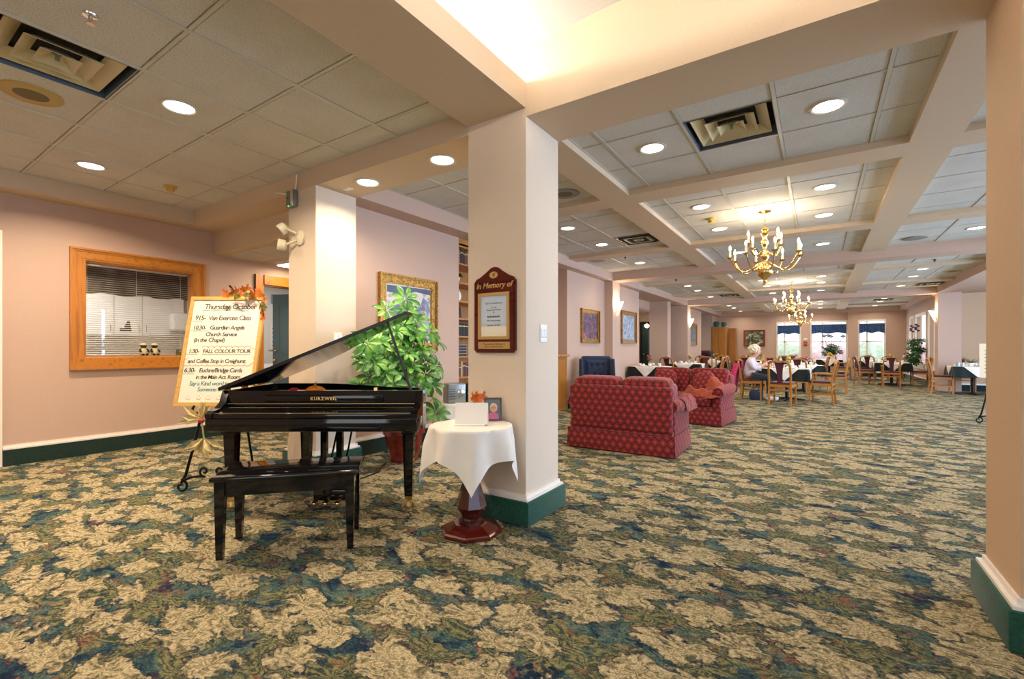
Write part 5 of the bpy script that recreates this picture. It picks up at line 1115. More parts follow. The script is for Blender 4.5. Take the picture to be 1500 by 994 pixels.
for k in range(4):
    bxx = thing('storage_box', 'dark flat box stacked on the alcove bookcase, %s of the stack' % ('bottom', 'second', 'third', 'top')[k], 'box', (-4.36, 5.11, SH[3] + 0.0125 + 0.042 * k), 0, 'stacked boxes in the bookcase'); MB().rbox(-0.22, 0, 0, 0, 0.24, 0.034, 0.003).build('body', 'book_dark', bxx); MB().rbox(-0.223, -0.003, 0.028, 0.003, 0.243, 0.0405, 0.002).build('lid', 'grille_grey', bxx)
mt = thing('mantel_cabinet', 'low oak mantel cabinet in the alcove beyond the bookcase', 'cabinet', (0, 0, 0))
MB().box(-4.69, 7.0, 0, -4.16, 8.24, 1.04).build('body', 'oak', mt); MB().rbox(-4.69, 6.96, 1.04, -4.12, 8.29, 1.09, 0.01).build('top', 'oak_x', mt)
for y in (7.05, 7.65): MB().box(-4.16, y, 0.1, -4.145, y + 0.55, 0.98).build('door', 'oak', mt)
# ================================================================ sitting corner
def loveseat(loc, rz, label, w=1.27, d=0.80):
    t = thing('loveseat', label, 'sofa', loc, rz); hw = w / 2; F = 'sofa_fabric'; f0, b0 = -d / 2, d / 2   # front = -y
    MB().rbox(-hw + 0.02, f0 + 0.02, 0.02, hw - 0.02, b0 - 0.01, 0.30, 0.02).build('base', F, t, 40)
    sk = MB()
    for (x0, y0, x1, y1) in ((-hw, f0, hw, f0 + 0.016), (-hw, b0 - 0.016, hw, b0), (-hw, f0, -hw + 0.016, b0), (hw - 0.016, f0, hw, b0)):
        sk.rbox(x0, y0, 0.012, x1, y1, 0.235, 0.006, 2, lambda p, hw=hw: Vector((p.x * (1 + 0.018 * (0.235 - p.z) / 0.22), p.y * (1 + 0.025 * (0.235 - p.z) / 0.22), p.z)))
    sk.build('skirt', F, t, 40)
    MB().tube([(-hw, f0, 0.237), (hw, f0, 0.237), (hw, b0, 0.237), (-hw, b0, 0.237)], 0.006, 6, True).build('piping', 'maroon_uph', t)
    # back, leaning a little, with a rolled top
    MB().rbox(-hw + 0.03, b0 - 0.24, 0.24, hw - 0.03, b0, 0.775, 0.05, 4, lambda p: Vector((p.x * (1 + 0.04 * (p.z - 0.24)), p.y + 0.05 * (p.z - 0.24), p.z))).build('back', F, t, 40)
    for sg in (-1, 1):
        MB().pillow((sg * (hw / 2 - 0.025), b0 - 0.17, 0.635), hw / 2 - 0.03, 0.13, 0.232, 0.28, 12, RX(-0.12)).build('back_cushion', F, t, 60)
        MB().pillow((sg * (hw / 2 - 0.065), f0 + 0.30, 0.385), hw / 2 - 0.065, 0.31, 0.095, 0.35, 12).build('seat_cushion', F, t, 60)
        x0 = sg * (hw - 0.07)
        A = MB().rbox(x0 - 0.065, f0 + 0.01, 0.22, x0 + 0.065, b0 - 0.05, 0.50, 0.03, 3)
        A.tube([(x0 + sg * 0.025, f0 - 0.005, 0.515), (x0 + sg * 0.03, f0 + 0.25, 0.525), (x0 + sg * 0.03, b0 - 0.22, 0.54), (x0 + sg * 0.02, b0 - 0.05, 0.56)], [0.085, 0.095, 0.095, 0.07], 16)
        A.build('arm', F, t, 60)
    return t
lv1 = loveseat((-1.945, 5.53, 0), PI + 0.02, 'red patterned loveseat with its back to the plaque column')
lv2 = loveseat((-1.86, 8.10, 0), math.radians(-6), 'red patterned loveseat facing the other one, with cushions and throw', 1.34, 0.86)
def cushion(loc, rot, label, mat, s=0.20):
    t = thing('cushion', label, 'cushion', loc); t.rotation_euler = rot
    c = MB().pillow((0, 0, 0), s, 0.07, s, 0.55, 12, I4, lambda p: Vector((p.x * (1 - 0.12 * abs(p.z) / s), p.y + 0.012 * math.sin(p.x * 30) * math.cos(p.z * 22), p.z * (1 - 0.12 * abs(p.x) / s)))).build('cover', mat, t, 70)
    return t
cushion((-2.20, 8.11, 0.665), (-0.3, 0.2, 0.2), 'rust cushion on the loveseat, beside the far arm', 'sofa_fabric', 0.19)
cushion((-1.50, 5.56, 0.64), (0.5, -0.5, PI / 2 + 0.4), 'mauve striped cushion on the arm end of the near loveseat', 'mauve_cushion', 0.17)
cushion((-1.56, 8.02, 0.66), (-0.5, -0.25, -0.2), 'patterned cushion under the rust throw on the far loveseat', 'sofa_fabric', 0.18)
def throw(u, v):
    x = -0.33 + 0.66 * u; y = -0.30 + 0.55 * v
    m_ = min(1.0, 6 * min(u, 1 - u, v + 0.05, 1 - v) + 0.05)
    z = 0.06 + 0.17 * math.exp(-((x - 0.05) / 0.22) ** 2 - ((y - 0.15) / 0.2) ** 2) + 0.035 * math.sin(9 * x + 14 * y) * math.cos(7 * y) + 0.11 * max(0, x - 0.08) + 0.025 * math.sin(23 * y + 6 * x) - max(0, -y - 0.16) * 1.0 + 0.018 * math.sin(31 * x - 12 * y) + 0.012 * math.sin(40 * y + 25 * x)
    return (x, y, z * (0.35 + 0.65 * m_) - 0.03 * (1 - m_))
thr = tag(MB(T(-1.50, 7.92, 0.485) @ RZ(-0.25)).grid(throw, 40, 34).build('throw_blanket', 'rust_throw', None, 80), 'crumpled rust throw over the arm end of the far loveseat', 'blanket')
def throw2(u, v):
    x = -0.17 + 0.34 * u; s_ = -0.24 + 0.50 * v; y = s_
    z = 0.105 - 9.0 * max(0, abs(x) - 0.02) ** 2.4 * 3.0 + 0.012 * math.sin(26 * y + 3 * x) + 0.01 * math.sin(17 * x + 9 * y)
    if x > 0.09: z -= (x - 0.09) * 1.6
    return (x if x < 0.12 else 0.12, y, max(z, -0.05) + 0.002 * x)
tag(MB(T(-1.345, 5.66, 0.535)).grid(throw2, 26, 26).build('arm_cover', 'sofa_fabric', None, 80), 'crumpled red arm cover slipping off the near loveseat', 'cover')
wc = thing('wing_chair', 'navy button-tufted wing chair against the dining room wall', 'armchair', (-3.63, 8.54, 0), math.radians(30))
N = 'navy_uph'
MB().rbox(-0.33, -0.38, 0.16, 0.33, 0.30, 0.34, 0.03, 3).build('seat_base', N, wc, 40); MB().pillow((0, -0.07, 0.40), 0.25, 0.29, 0.08, 0.4, 10).build('seat_cushion', N, wc, 60)
MB().rbox(-0.30, 0.20, 0.30, 0.30, 0.34, 1.04, 0.05, 4, lambda p: Vector((p.x, p.y + 0.10 * (p.z - 0.3), p.z + 0.02 * math.cos(p.x * 4)))).build('back', N, wc, 50)
def tuft(u, v):
    x = -0.235 + 0.47 * u; z = 0.42 + 0.58 * v; e = min(u, 1 - u, v, 1 - v)
    y = 0.215 + 0.10 * (z - 0.3) - 0.055 * min(1, e * 7)
    for cx, cz in ((-0.12, 0.86), (0.0, 0.86), (0.12, 0.86), (-0.06, 0.68), (0.06, 0.68), (-0.12, 0.52), (0.12, 0.52)): y += 0.035 * math.exp(-((x - cx) ** 2 + (z - cz) ** 2) / 0.0012)
    return (x, y, z)
MB().grid(tuft, 33, 37).build('tufted_panel', N, wc, 80)
for sg in (-1, 1):
    MB().rbox(sg * 0.315 - 0.035, 0.02, 0.58, sg * 0.315 + 0.035, 0.34, 1.0, 0.03, 3, lambda p: Vector((p.x, p.y + (0.09 if p.z > 0.8 else 0) * (1 if p.y < 0.2 else 0), p.z))).build('wing', N, wc, 50)
    MB().rbox(sg * 0.32 - 0.05, -0.36, 0.30, sg * 0.32 + 0.05, 0.26, 0.60, 0.035, 3).build('arm', N, wc, 50)
    for y in (-0.32, 0.27): MB().bar((sg * 0.28, y, 0.16), (sg * 0.28, y, 0), 0.05, 0.05, (0, 1, 0), 0.03, 0.03).build('leg', 'mahogany', wc)

# ================================================================ dining furniture
def make_chair(name, arms):
    t = thing(name, 'x', 'chair')
    for sg in (-1, 1):
        x = sg * 0.205
        MB().bar((x, 0.20, 0.44), (x, 0.20, 0), 0.036, 0.036, (0, 1, 0), 0.03, 0.03).build('leg', 'oak', t)
        P = [(x, -0.235, 0), (x, -0.205, 0.25), (x, -0.20, 0.45), (x, -0.225, 0.65), (x * 0.97, -0.265, 0.83)]
        m = MB()
        for a, b in zip(P, P[1:]): m.bar(a, b, 0.036, 0.036, (0, 1, 0))
        m.build('leg', 'oak', t)
        MB().bar((x, -0.20, 0.20), (x, 0.20, 0.20), 0.018, 0.026).build('stretcher', 'oak', t)
        if arms:
            A = MB().rbox(x + sg * 0.015 - 0.025, -0.235, 0.635, x + sg * 0.015 + 0.025, 0.17, 0.66, 0.008, 2).build('arm', 'oak_x', t, 40)
            MB().bar((x + sg * 0.01, 0.15, 0.42), (x + sg * 0.015, 0.14, 0.64), 0.03, 0.03, (0, 1, 0)).build('arm_post', 'oak', A)
    MB().box(-0.205, 0.185, 0.385, 0.205, 0.21, 0.44).box(-0.205, -0.215, 0.385, 0.205, -0.19, 0.44).box(-0.218, -0.2, 0.385, -0.195, 0.2, 0.44).box(0.195, -0.2, 0.385, 0.218, 0.2, 0.44).build('seat_rail', 'oak_x', t)
    MB().box(-0.205, -0.212, 0.30, 0.205, -0.196, 0.335).build('back_stretcher', 'oak_x', t)
    MB().pillow((0, 0.0, 0.455), 0.215, 0.215, 0.035, 0.35, 8).build('seat', 'maroon_uph', t, 60)
    # arched crest rail
    m = MB(); P = []
    for k in range(13):
        a = PI - PI * k / 12; P.append((0.20 * math.cos(a) if abs(math.cos(a)) < 0.999 else 0.199 * math.copysign(1, math.cos(a)), -0.267 - 0.010 * math.sin(a), 0.815 + 0.12 * math.sin(a) ** 0.75))
    for a, b in zip(P, P[1:]): m.bar(a, b, 0.032, 0.046, (0, 1, 0))
    m.build('crest_rail', 'oak_x', t)
    # vase-shaped splat
    def sp(u, v):
        w = 0.055 + 0.04 * v ** 2.2 - 0.012 * math.sin(PI * v); return (-w + 2 * w * u, -0.203 - 0.07 * v ** 1.5, 0.42 + 0.49 * v)
    def sp2(u, v): x, y, z = sp(1 - u, v); return (x, y + 0.02, z)
    MB().grid(sp, 5, 10).grid(sp2, 5, 10).build('splat', 'maroon_uph', t, 60)
    return t
CH = {'a': [make_chair('dining_armchair', True), False], 'c': [make_chair('dining_chair', False), False]}
def chair(kind, x, y, face, label, group):
    # face: direction the sitter looks, degrees from +x
    s_ = CH[kind]; rz = math.radians(face - 90)
    if s_[1]: o = copy_tree(s_[0])
    else: o = s_[0]; s_[1] = True
    o.location = (x, y, 0); o.rotation_euler = (0, 0, rz); o['label'] = label; o['group'] = group
    return o
def make_table():
    t = thing('dining_table', 'x', 'table'); MB().rbox(-0.45, -0.45, 0.695, 0.45, 0.45, 0.725, 0.008).build('top', 'oak_x', t)
    MB().lathe([(0.04, 0.05), (0.04, 0.695)], 12).build('post', 'black_satin', t, 40)
    for a in range(4): MB(RZ(a * PI / 2)).bar((0, 0, 0.045), (0.36, 0, 0.02), 0.06, 0.04, (0, 0, 1), 0.045, 0.03).build('foot', 'black_satin', t)
    return t
def drape(half, R, zt, rot, wav):
    c, s = math.cos(rot), math.sin(rot)
    def f(u, v):
        a, b = (2 * u - 1) * half, (2 * v - 1) * half; x, y = a * c - b * s, a * s + b * c
        qx, qy = max(-R, min(R, x)), max(-R, min(R, y)); dx, dy = x - qx, y - qy; d = math.hypot(dx, dy)
        if d < 1e-6: return (x, y, zt)
        n = Vector((dx / d, dy / d)); fold = wav * math.sin((qx - qy) * 22 + math.atan2(dy, dx) * 5) * min(1, d / 0.15) + 0.006 + 0.10 * d * (1 if dx and dy else 0.35)
        return (qx + n.x * fold, qy + n.y * fold, zt - max(0, d - 0.008))
    return f
CLOTH = {'g': MB().grid(drape(0.73, 0.453, 0.731, 0, 0.014), 33, 33).mesh('tablecloth', 'linen_green', 70), 'b': MB().grid(drape(0.73, 0.453, 0.731, 0, 0.014), 33, 33).mesh('tablecloth', 'linen_black', 70),
         'w': MB().grid(drape(0.52, 0.460, 0.7355, PI / 4, 0.008), 33, 33).mesh('overlay_cloth', 'linen_white', 70)}
CUP = [MB().lathe([(0.024, 0.0), (0.04, 0.03), (0.043, 0.07), (0.04, 0.07), (0.036, 0.03), (0.0005, 0.012)], 14, cap=False).mesh('bowl', 'china_white', 50), MB().tube([(0.04, 0, 0.055), (0.065, 0, 0.05), (0.062, 0, 0.025), (0.038, 0, 0.02)], 0.005, 6).mesh('handle', 'china_white', 60),
       MB().lathe([(0.03, 0), (0.075, 0.012), (0.074, 0.015), (0.03, 0.004)], 18).mesh('saucer', 'china_white', 40)]
def cup(x, y, z, a, label, group):
    t = thing('teacup', label, 'cup', (x, y, z), a, group); s_ = link('saucer', CUP[2], t); b = link('bowl', CUP[0], t); b.location.z = 0.006; h = link('handle', CUP[1], t); h.location.z = 0.006
NAP = MB().grid(lambda u, v: ((u - .5) * 0.16, (v - .5) * 0.10, 0.005 + 0.06 * math.exp(-((u - .5) / .22) ** 2 - ((v - .5) / .3) ** 2) + 0.012 * math.sin(u * 14) * math.sin(v * 9 + 1)), 11, 9).mesh('napkin', 'linen_white', 80)
def vase(x, y, z, fl, label):
    t = thing('flower_vase', label, 'vase', (x, y, z)); MB().lathe([(0.03, 0), (0.042, 0.03), (0.036, 0.08), (0.022, 0.11), (0.028, 0.13)], 14).build('vase', 'glassware', t, 50)
    r = random.Random(label)
    for k in range(7):
        a = r.uniform(0, 6.3); h = r.uniform(0.17, 0.27); q = r.uniform(0.03, 0.08); p = (q * math.cos(a), q * math.sin(a), h)
        MB().tube([(0, 0, 0.05), (p[0] * .5, p[1] * .5, h * .65), p], 0.003, 4).build('stem', 'leaf_dark', t)
        if k < 4: MB().sphere(p, 0.026, 0.026, 0.02, 8, 5, lambda d: 1 + 0.25 * math.sin(7 * math.atan2(d.y, d.x))).build('blossom', fl, t, 60)
        else:
            o = link('leaf_whorl', WH[3], t); o.location = p; o.scale = (0.42,) * 3; o.rotation_euler = (r.uniform(-.6, .6), r.uniform(-.6, .6), a)
TBL = [make_table(), False]
def table(x, y, rz, cloth, where, chairs, flower='flower_yellow', cups=3, plantv=True):
    if TBL[1]: t = copy_tree(TBL[0])
    else: t = TBL[0]; TBL[1] = True
    t.location = (x, y, 0); t.rotation_euler = (0, 0, rz); t['label'] = 'square pedestal dining table ' + where; t['group'] = 'dining tables'
    c = link('tablecloth', CLOTH[cloth]); c.location = (x, y, 0); c.rotation_euler.z = rz; tag(c, '%s tablecloth on the dining table %s' % ({'g': 'dark green', 'b': 'black'}[cloth], where), 'tablecloth', 'dark tablecloths')
    w = link('overlay_cloth', CLOTH['w']); w.location = (x, y, 0); w.rotation_euler.z = rz; tag(w, 'white diamond overlay cloth on the dining table ' + where, 'tablecloth', 'white overlay cloths')
    for k, (kd, dx, dy, fc) in enumerate(chairs):
        side = {0: 'facing the right wall', 90: 'back to the lobby', 180: 'facing the left wall', 270: 'facing the lobby'}[int(round(fc / 90.0) * 90) % 360]
        chair(kd, x + dx, y + dy, fc, 'oak dining %s at the table %s, %s' % ('armchair' if kd == 'a' else 'chair', where, side), 'chairs at the table ' + where)
    r = random.Random(where); zt = 0.7375
    for k in range(cups):
        a = 2 * PI * k / max(1, cups) + r.uniform(0, 1); cup(x + 0.28 * math.cos(a), y + 0.28 * math.sin(a), zt, r.uniform(0, 6), 'white teacup and saucer on the table ' + where, 'teacups on the table ' + where)
        n = link('napkin', NAP); n.location = (x + 0.35 * math.cos(a + PI / cups), y + 0.35 * math.sin(a + PI / cups), zt + 0.001); n.rotation_euler.z = r.uniform(0, 6); tag(n, 'folded white napkin on the table ' + where, 'napkin', 'napkins on the table ' + where)
    if plantv: vase(x + r.uniform(-.06, .06), y + r.uniform(-.06, .06), zt, flower, '%s flowers in a small vase on the table %s' % (flower.split('_')[1], where))
table(-3.67, 12.12, 0.0, 'b', 'beneath the winter landscape painting', [], 'flower_red', 4)
table(-0.62, 12.62, -0.06, 'g', 'where the woman sits', [('c', -0.03, -1.13, 80), ('a', 0.68, -0.28, 172), ('c', -0.70, -0.30, 0)], 'flower_yellow', 4)
table(-3.40, 14.95, 0.0, 'b', 'before the free pier', [('c', -0.30, -0.75, 75), ('c', 0.32, 0.75, 265), ('c', 0.75, 0.1, 180)], 'flower_yellow', 3)
table(-0.35, 15.35, 0.1, 'g', 'behind the woman', [('c', -0.1, -0.82, 85), ('c', 0.75, 0.0, 180), ('c', -0.72, -0.1, 5), ('c', 0.0, 0.8, 270)], 'flower_pink', 3)
table(-1.55, 17.0, 0.0, 'b', 'under the second deep beam', [('c', -0.35, -0.80, 85), ('c', 0.30, -0.80, 95), ('c', 0.75, 0.0, 180), ('c', -0.75, 0.0, 0)], 'flower_yellow', 2)
table(-3.25, 18.85, 0.0, 'b', 'by the far left sconce', [('c', -0.25, -0.85, 80), ('c', 0.35, -0.75, 100), ('c', 0.75, 0.0, 180), ('c', 0.1, 0.8, 270)], 'flower_yellow', 3)
table(-2.30, 20.7, 0.0, 'b', 'before the landscape painting', [('c', 0.0, -0.78, 90), ('c', 0.75, 0.0, 180), ('c', -0.75, 0.0, 0)], 'flower_yellow', 2)
table(-0.75, 20.6, 0.1, 'b', 'before the first end window', [('c', -0.3, -0.78, 90), ('c', 0.78, -0.1, 170), ('c', -0.1, 0.78, 270)], 'flower_pink', 2)
table(2.00, 19.62, 0.0, 'g', 'past the right-hand sconce', [('a', -0.10, -0.80, 90), ('c', -0.72, -0.15, 15), ('c', 0.70, -0.10, 180), ('c', 0.05, 0.78, 270)], 'flower_yellow', 3)
table(1.62, 22.3, 0.0, 'g', 'before the corner window', [('a', -0.80, -0.2, 0), ('c', -0.10, -0.80, 80), ('c', 0.75, 0.0, 180)], 'flower_yellow', 2)
table(3.36, 16.72, 0.0, 'g', 'beside the right-hand easel', [('c', -0.62, 0.0, 0), ('a', -0.05, 0.74, 270)], 'flower_yellow', 6, False)
# big flower table by the widest window
table(0.37, 23.85, 0.0, 'b', 'under the widest window', [], 'flower_purple', 0, False)
fa = thing('flower_arrangement', 'tall mixed flower arrangement in a white bowl before the widest window', 'flowers', (0.45, 23.85, 0.7375))
MB().lathe([(0.10, 0), (0.16, 0.05), (0.20, 0.14), (0.19, 0.14), (0.14, 0.05)], 20).build('bowl', 'china_white', fa, 40)
rf = random.Random(8)
for k in range(44):
    a = rf.uniform(0, 6.3); q = rf.uniform(0.05, 0.36); z = 0.16 + rf.uniform(0.0, 0.45) * (1 - q * 0.8)
    o = link('leaf_whorl', WH[2 + k % 2], fa); o.location = (q * math.cos(a), q * math.sin(a), z); o.rotation_euler = (rf.uniform(-1, 1), rf.uniform(-1, 1), a)
for k in range(6): a = rf.uniform(0, 6.3); MB().sphere((-0.12 + 0.07 * k * 0.5, -0.25, 0.22 + 0.05 * math.sin(k)), 0.05, 0.05, 0.045, 10, 6).build('yellow_blossom', 'flower_yellow', fa, 60)
for x, z in ((-0.26, 1.0), (-0.12, 1.02), (-0.02, 0.98), (0.40, 0.98)):
    MB().tube([(x * 0.3, 0, 0.2), (x * 0.7, 0, 0.7), (x, 0, z)], 0.006, 5).build('tall_stem', 'leaf_dark', fa)
    for q in range(4): MB().sphere((x + 0.05 * math.cos(q * 1.6), -0.02, z + 0.035 * math.sin(q * 1.6)), 0.04, 0.03, 0.025, 8, 5).build('purple_blossom', 'flower_purple', fa, 60)
# aloe on the right-hand table, glasses
al = thing('potted_aloe', 'small spiky green plant on the table beside the right-hand easel', 'plant', (3.30, 16.62, 0.7375)); MB().lathe([(0.05, 0), (0.065, 0.09), (0.06, 0.09)], 14).build('pot', 'china_white', al, 40)
for k in range(16):
    a = k * 2.4; L_ = 0.17 + 0.05 * (k % 3); e = 0.25 + 0.09 * (k % 5)
    d = Vector((math.cos(a) * math.cos(e), math.sin(a) * math.cos(e), math.sin(e))); MB().bar((0, 0, 0.09), Vector((0, 0, 0.09)) + d * L_, 0.03, 0.008, (0, 0, 1), 0.003, 0.003).build('leaf', 'leaf_dark', al)
for k in range(4):
    g = thing('water_glass', 'clear upturned water glass on the table beside the right-hand easel', 'glass', (3.02 + 0.09 * (k % 2), 16.40 + 0.10 * (k // 2), 0.7375), 0, 'upturned glasses beside the easel'); MB().lathe([(0.036, 0), (0.03, 0.10), (0.028, 0.10), (0.033, 0.0)], 14, cap=False).build('bowl', 'glassware', g, 50); MB().lathe([(0.0005, 0.10), (0.03, 0.10)], 14, cap=False).build('base', 'glassware', g)

# ---------------------------------------------------------------- woman at the table
def skin(name, verts, edges, radii, mat, parent, sub=2):
    me = bpy.data.meshes.new(name); me.from_pydata(verts, edges, []); o = bpy.data.objects.new(name, me); COL.objects.link(o)
    md = o.modifiers.new('skin', 'SKIN'); md.use_smooth_shade = True
    for i, r in enumerate(radii):
        d = me.skin_vertices[0].data[i]; d.radius = (r, r) if not isinstance(r, tuple) else r; d.use_root = (i == 0)
    s_ = o.modifiers.new('sub', 'SUBSURF'); s_.levels = s_.render_levels = sub
    m2 = bpy.data.meshes.new_from_object(o.evaluated_get(bpy.context.evaluated_depsgraph_get())); bpy.data.objects.remove(o)
    m2.materials.clear(); m2.materials.append(MATS[mat]); m2.polygons.foreach_set('use_smooth', [True] * len(m2.polygons)); m2.name = name
    return link(name, m2, parent)
# local: sits facing +x, origin on the floor under the seat centre
wm = thing('person', 'person with white curly hair in a pale sweater eating at a dining table', 'person', (-1.30, 12.30, 0))
V = [(-0.08, 0, 0.53), (-0.07, 0, 0.68), (-0.05, 0, 0.86), (-0.02, 0, 0.98), (0.015, 0, 1.01), (0.045, 0, 1.06), (0.06, 0, 1.12)]
E_ = [(0, 1), (1, 2), (2, 3), (3, 4), (4, 5), (5, 6)]; R_ = [(0.15, 0.13), (0.14, 0.115), (0.15, 0.11), (0.09, 0.08), 0.048, 0.075, 0.085]
def addc(V, E_, R_, root, pts, rs):
    i0 = root
    for p, r in zip(pts, rs): V.append(p); R_.append(r); E_.append((i0, len(V) - 1)); i0 = len(V) - 1
    return i0
for sg in (-1, 1):
    addc(V, E_, R_, 2, [(-0.03, 0.14 * sg, 0.93), (-0.03, 0.20 * sg, 0.89), (0.06, 0.235 * sg, 0.72), (0.20, 0.17 * sg, 0.80 if sg > 0 else 0.79), (0.29, 0.11 * sg, 0.88 if sg < 0 else 0.80)], [0.07, 0.06, 0.046, 0.034, 0.026])
    addc(V, E_, R_, 0, [(0.02, 0.095 * sg, 0.53), (0.34, 0.11 * sg, 0.53), (0.36, 0.11 * sg, 0.32), (0.33, 0.11 * sg, 0.10), (0.34, 0.11 * sg, 0.055)], [0.095, 0.068, 0.055, 0.042, 0.04])
body = skin('body', V, E_, R_, 'skin', wm)
V2 = [(-0.075, 0, 0.50), (-0.07, 0, 0.68), (-0.05, 0, 0.86), (-0.025, 0, 0.965)]; E2 = [(0, 1), (1, 2), (2, 3)]; R2 = [(0.19, 0.17), (0.17, 0.145), (0.17, 0.13), (0.085, 0.08)]
for sg in (-1, 1): addc(V2, E2, R2, 2, [(-0.03, 0.14 * sg, 0.93), (-0.03, 0.20 * sg, 0.89), (0.06, 0.235 * sg, 0.72), (0.19, 0.178 * sg, 0.79)], [0.09, 0.08, 0.066, 0.050])
skin('sweater', V2, E2, R2, 'sweater', wm)
V3 = [(-0.08, 0, 0.53)]; E3 = []; R3 = [(0.18, 0.15)]
for sg in (-1, 1): addc(V3, E3, R3, 0, [(0.04, 0.10 * sg, 0.53), (0.34, 0.11 * sg, 0.53), (0.36, 0.11 * sg, 0.32), (0.34, 0.11 * sg, 0.13)], [0.11, 0.085, 0.07, 0.058])
skin('trousers', V3, E3, R3, 'trousers', wm)
for sg in (-1, 1): MB().pillow((0.40, 0.11 * sg, 0.045), 0.13, 0.05, 0.045, 0.6, 8).build('shoe', 'shoe_white', wm, 60)
hr = random.Random(2)
H3 = MB(); hc = (0.055, 0, 1.235)
H3.sphere((0.065, 0, 1.135), 0.092, 0.078, 0.11, 18, 12)
H3.build('head', 'skin', body, 60)
MB().sphere((0.155, 0, 1.13), 0.022, 0.014, 0.022).build('nose', 'skin', body, 60)
for sg in (-1, 1):
    MB().sphere((0.132, 0.032 * sg, 1.15), 0.012, 0.012, 0.009).build('eye', 'ink_black', body, 60); MB().sphere((0.055, 0.078 * sg, 1.135), 0.02, 0.01, 0.028).build('ear', 'skin', body, 60)
MB().tube([(0.142, -0.022, 1.088), (0.148, 0, 1.087), (0.142, 0.022, 1.088)], 0.005, 5).build('mouth', 'flower_pink', body)
cu_ = MB()
for k in range(200):
    th = hr.uniform(0, 2 * PI); ph = hr.uniform(-0.45, PI / 2); d = Vector((math.cos(ph) * math.cos(th), math.cos(ph) * math.sin(th), math.sin(ph)))
    if d.x > 0.5 and d.z < 0.42: continue
    cu_.sphere((0.025 + d.x * 0.118, d.y * 0.115, 1.165 + d.z * 0.105), hr.uniform(0.024, 0.042), None, None, 7, 5)
cu_.build('hair', 'hair_white', wm, 80)
# hands: five short finger chains each, curled towards the cup
for sg in (-1, 1):
    b = Vector((0.29, 0.11 * sg, 0.88 if sg < 0 else 0.80)); d = Vector((0.75, -0.35 * sg, 0.5 if sg < 0 else -0.05)).normalized(); s_ = d.cross(Vector((0, 0, 1))).normalized(); n_ = s_.cross(d)
    m = MB().pillow(b + d * 0.035, 0.042, 0.036, 0.016, 0.7, 6, Matrix((d, s_, n_)).transposed().to_4x4())
    for f_ in range(4):
        o = s_ * (0.027 - 0.018 * f_); L_ = (0.062, 0.07, 0.066, 0.052)[f_]; k0 = b + d * 0.07 + o
        m.tube([k0 - d * 0.015, k0, k0 + d * L_ * .45 - n_ * 0.01, k0 + d * L_ * .75 - n_ * 0.03], [0.0095, 0.009, 0.008, 0.007], 7)
    k0 = b + d * 0.02 + s_ * 0.035 * sg; m.tube([k0, k0 + d * 0.025 + s_ * 0.02 * sg, k0 + d * 0.05 + s_ * 0.018 * sg - n_ * 0.012], [0.011, 0.010, 0.008], 7)
    m.build('hand', 'skin', body, 60)
# pink coat over the back of her chair, bag underneath, tissue box on the table
def coat(u, v):
    a = (u - 0.5); z = 0.90 - 0.76 * v; w = 0.23 + 0.06 * v
    return (-0.255 - 0.075 - 0.02 * math.sin(u * 21) * v - 0.03 * v, a * 2 * w + 0.02 * math.sin(v * 7), z + 0.015 * math.sin(u * 17) * v - 0.05 * abs(a) * (1 - v))
pc = thing('coat', 'bright pink coat hung over the back of the chair where the woman sits', 'coat', (-1.32, 12.32, 0))
MB().grid(coat, 22, 18).build('back_panel', 'pink_coat', pc, 80); MB().grid(lambda u, v: (-0.21 + 0.02 * math.sin(u * 12), (u - .5) * 0.34, 0.90 - 0.22 * v), 12, 6).grid(lambda u, v: (-0.335 + 0.125 * v, (u - .5) * 0.34, 0.905 + 0.03 * math.sin(PI * v)), 12, 5).build('collar_fold', 'pink_coat', pc, 80)
for sg in (-1, 1): MB().tube([(-0.30, 0.23 * sg, 0.84), (-0.37, 0.28 * sg, 0.60), (-0.39, 0.26 * sg, 0.28)], [0.055, 0.058, 0.045], 10).build('sleeve', 'pink_coat', pc, 60)
hb = thing('handbag', 'dark handbag on the floor under the chair where the woman sits', 'bag', (-1.22, 12.18, 0), 0.1); MB().pillow((0, 0, 0.12), 0.15, 0.09, 0.12, 0.5, 8).build('body', 'navy_uph', hb, 60); MB().tube([(-0.08, -0.06, 0.2), (-0.04, -0.07, 0.30), (0.04, -0.07, 0.30), (0.08, -0.06, 0.2)], 0.008, 6).build('handle', 'black_satin', hb, 60)
tbx = thing('tissue_box', 'pale checked box on the table where the woman sits', 'box', (-0.86, 12.66, 0.7375), 0.2); MB().rbox(-0.10, -0.06, 0, 0.10, 0.06, 0.14, 0.005).build('box', 'linen_white', tbx)
for k in range(4): MB().box(-0.101, -0.061, 0.02 + k * 0.034, 0.101, -0.0595, 0.028 + k * 0.034).build('stripe', 'sign_green', tbx)
for k in range(5): MB().box(-0.09 + k * 0.042, -0.062, 0.0, -0.082 + k * 0.042, -0.0605, 0.14).build('stripe', 'sign_green', tbx)

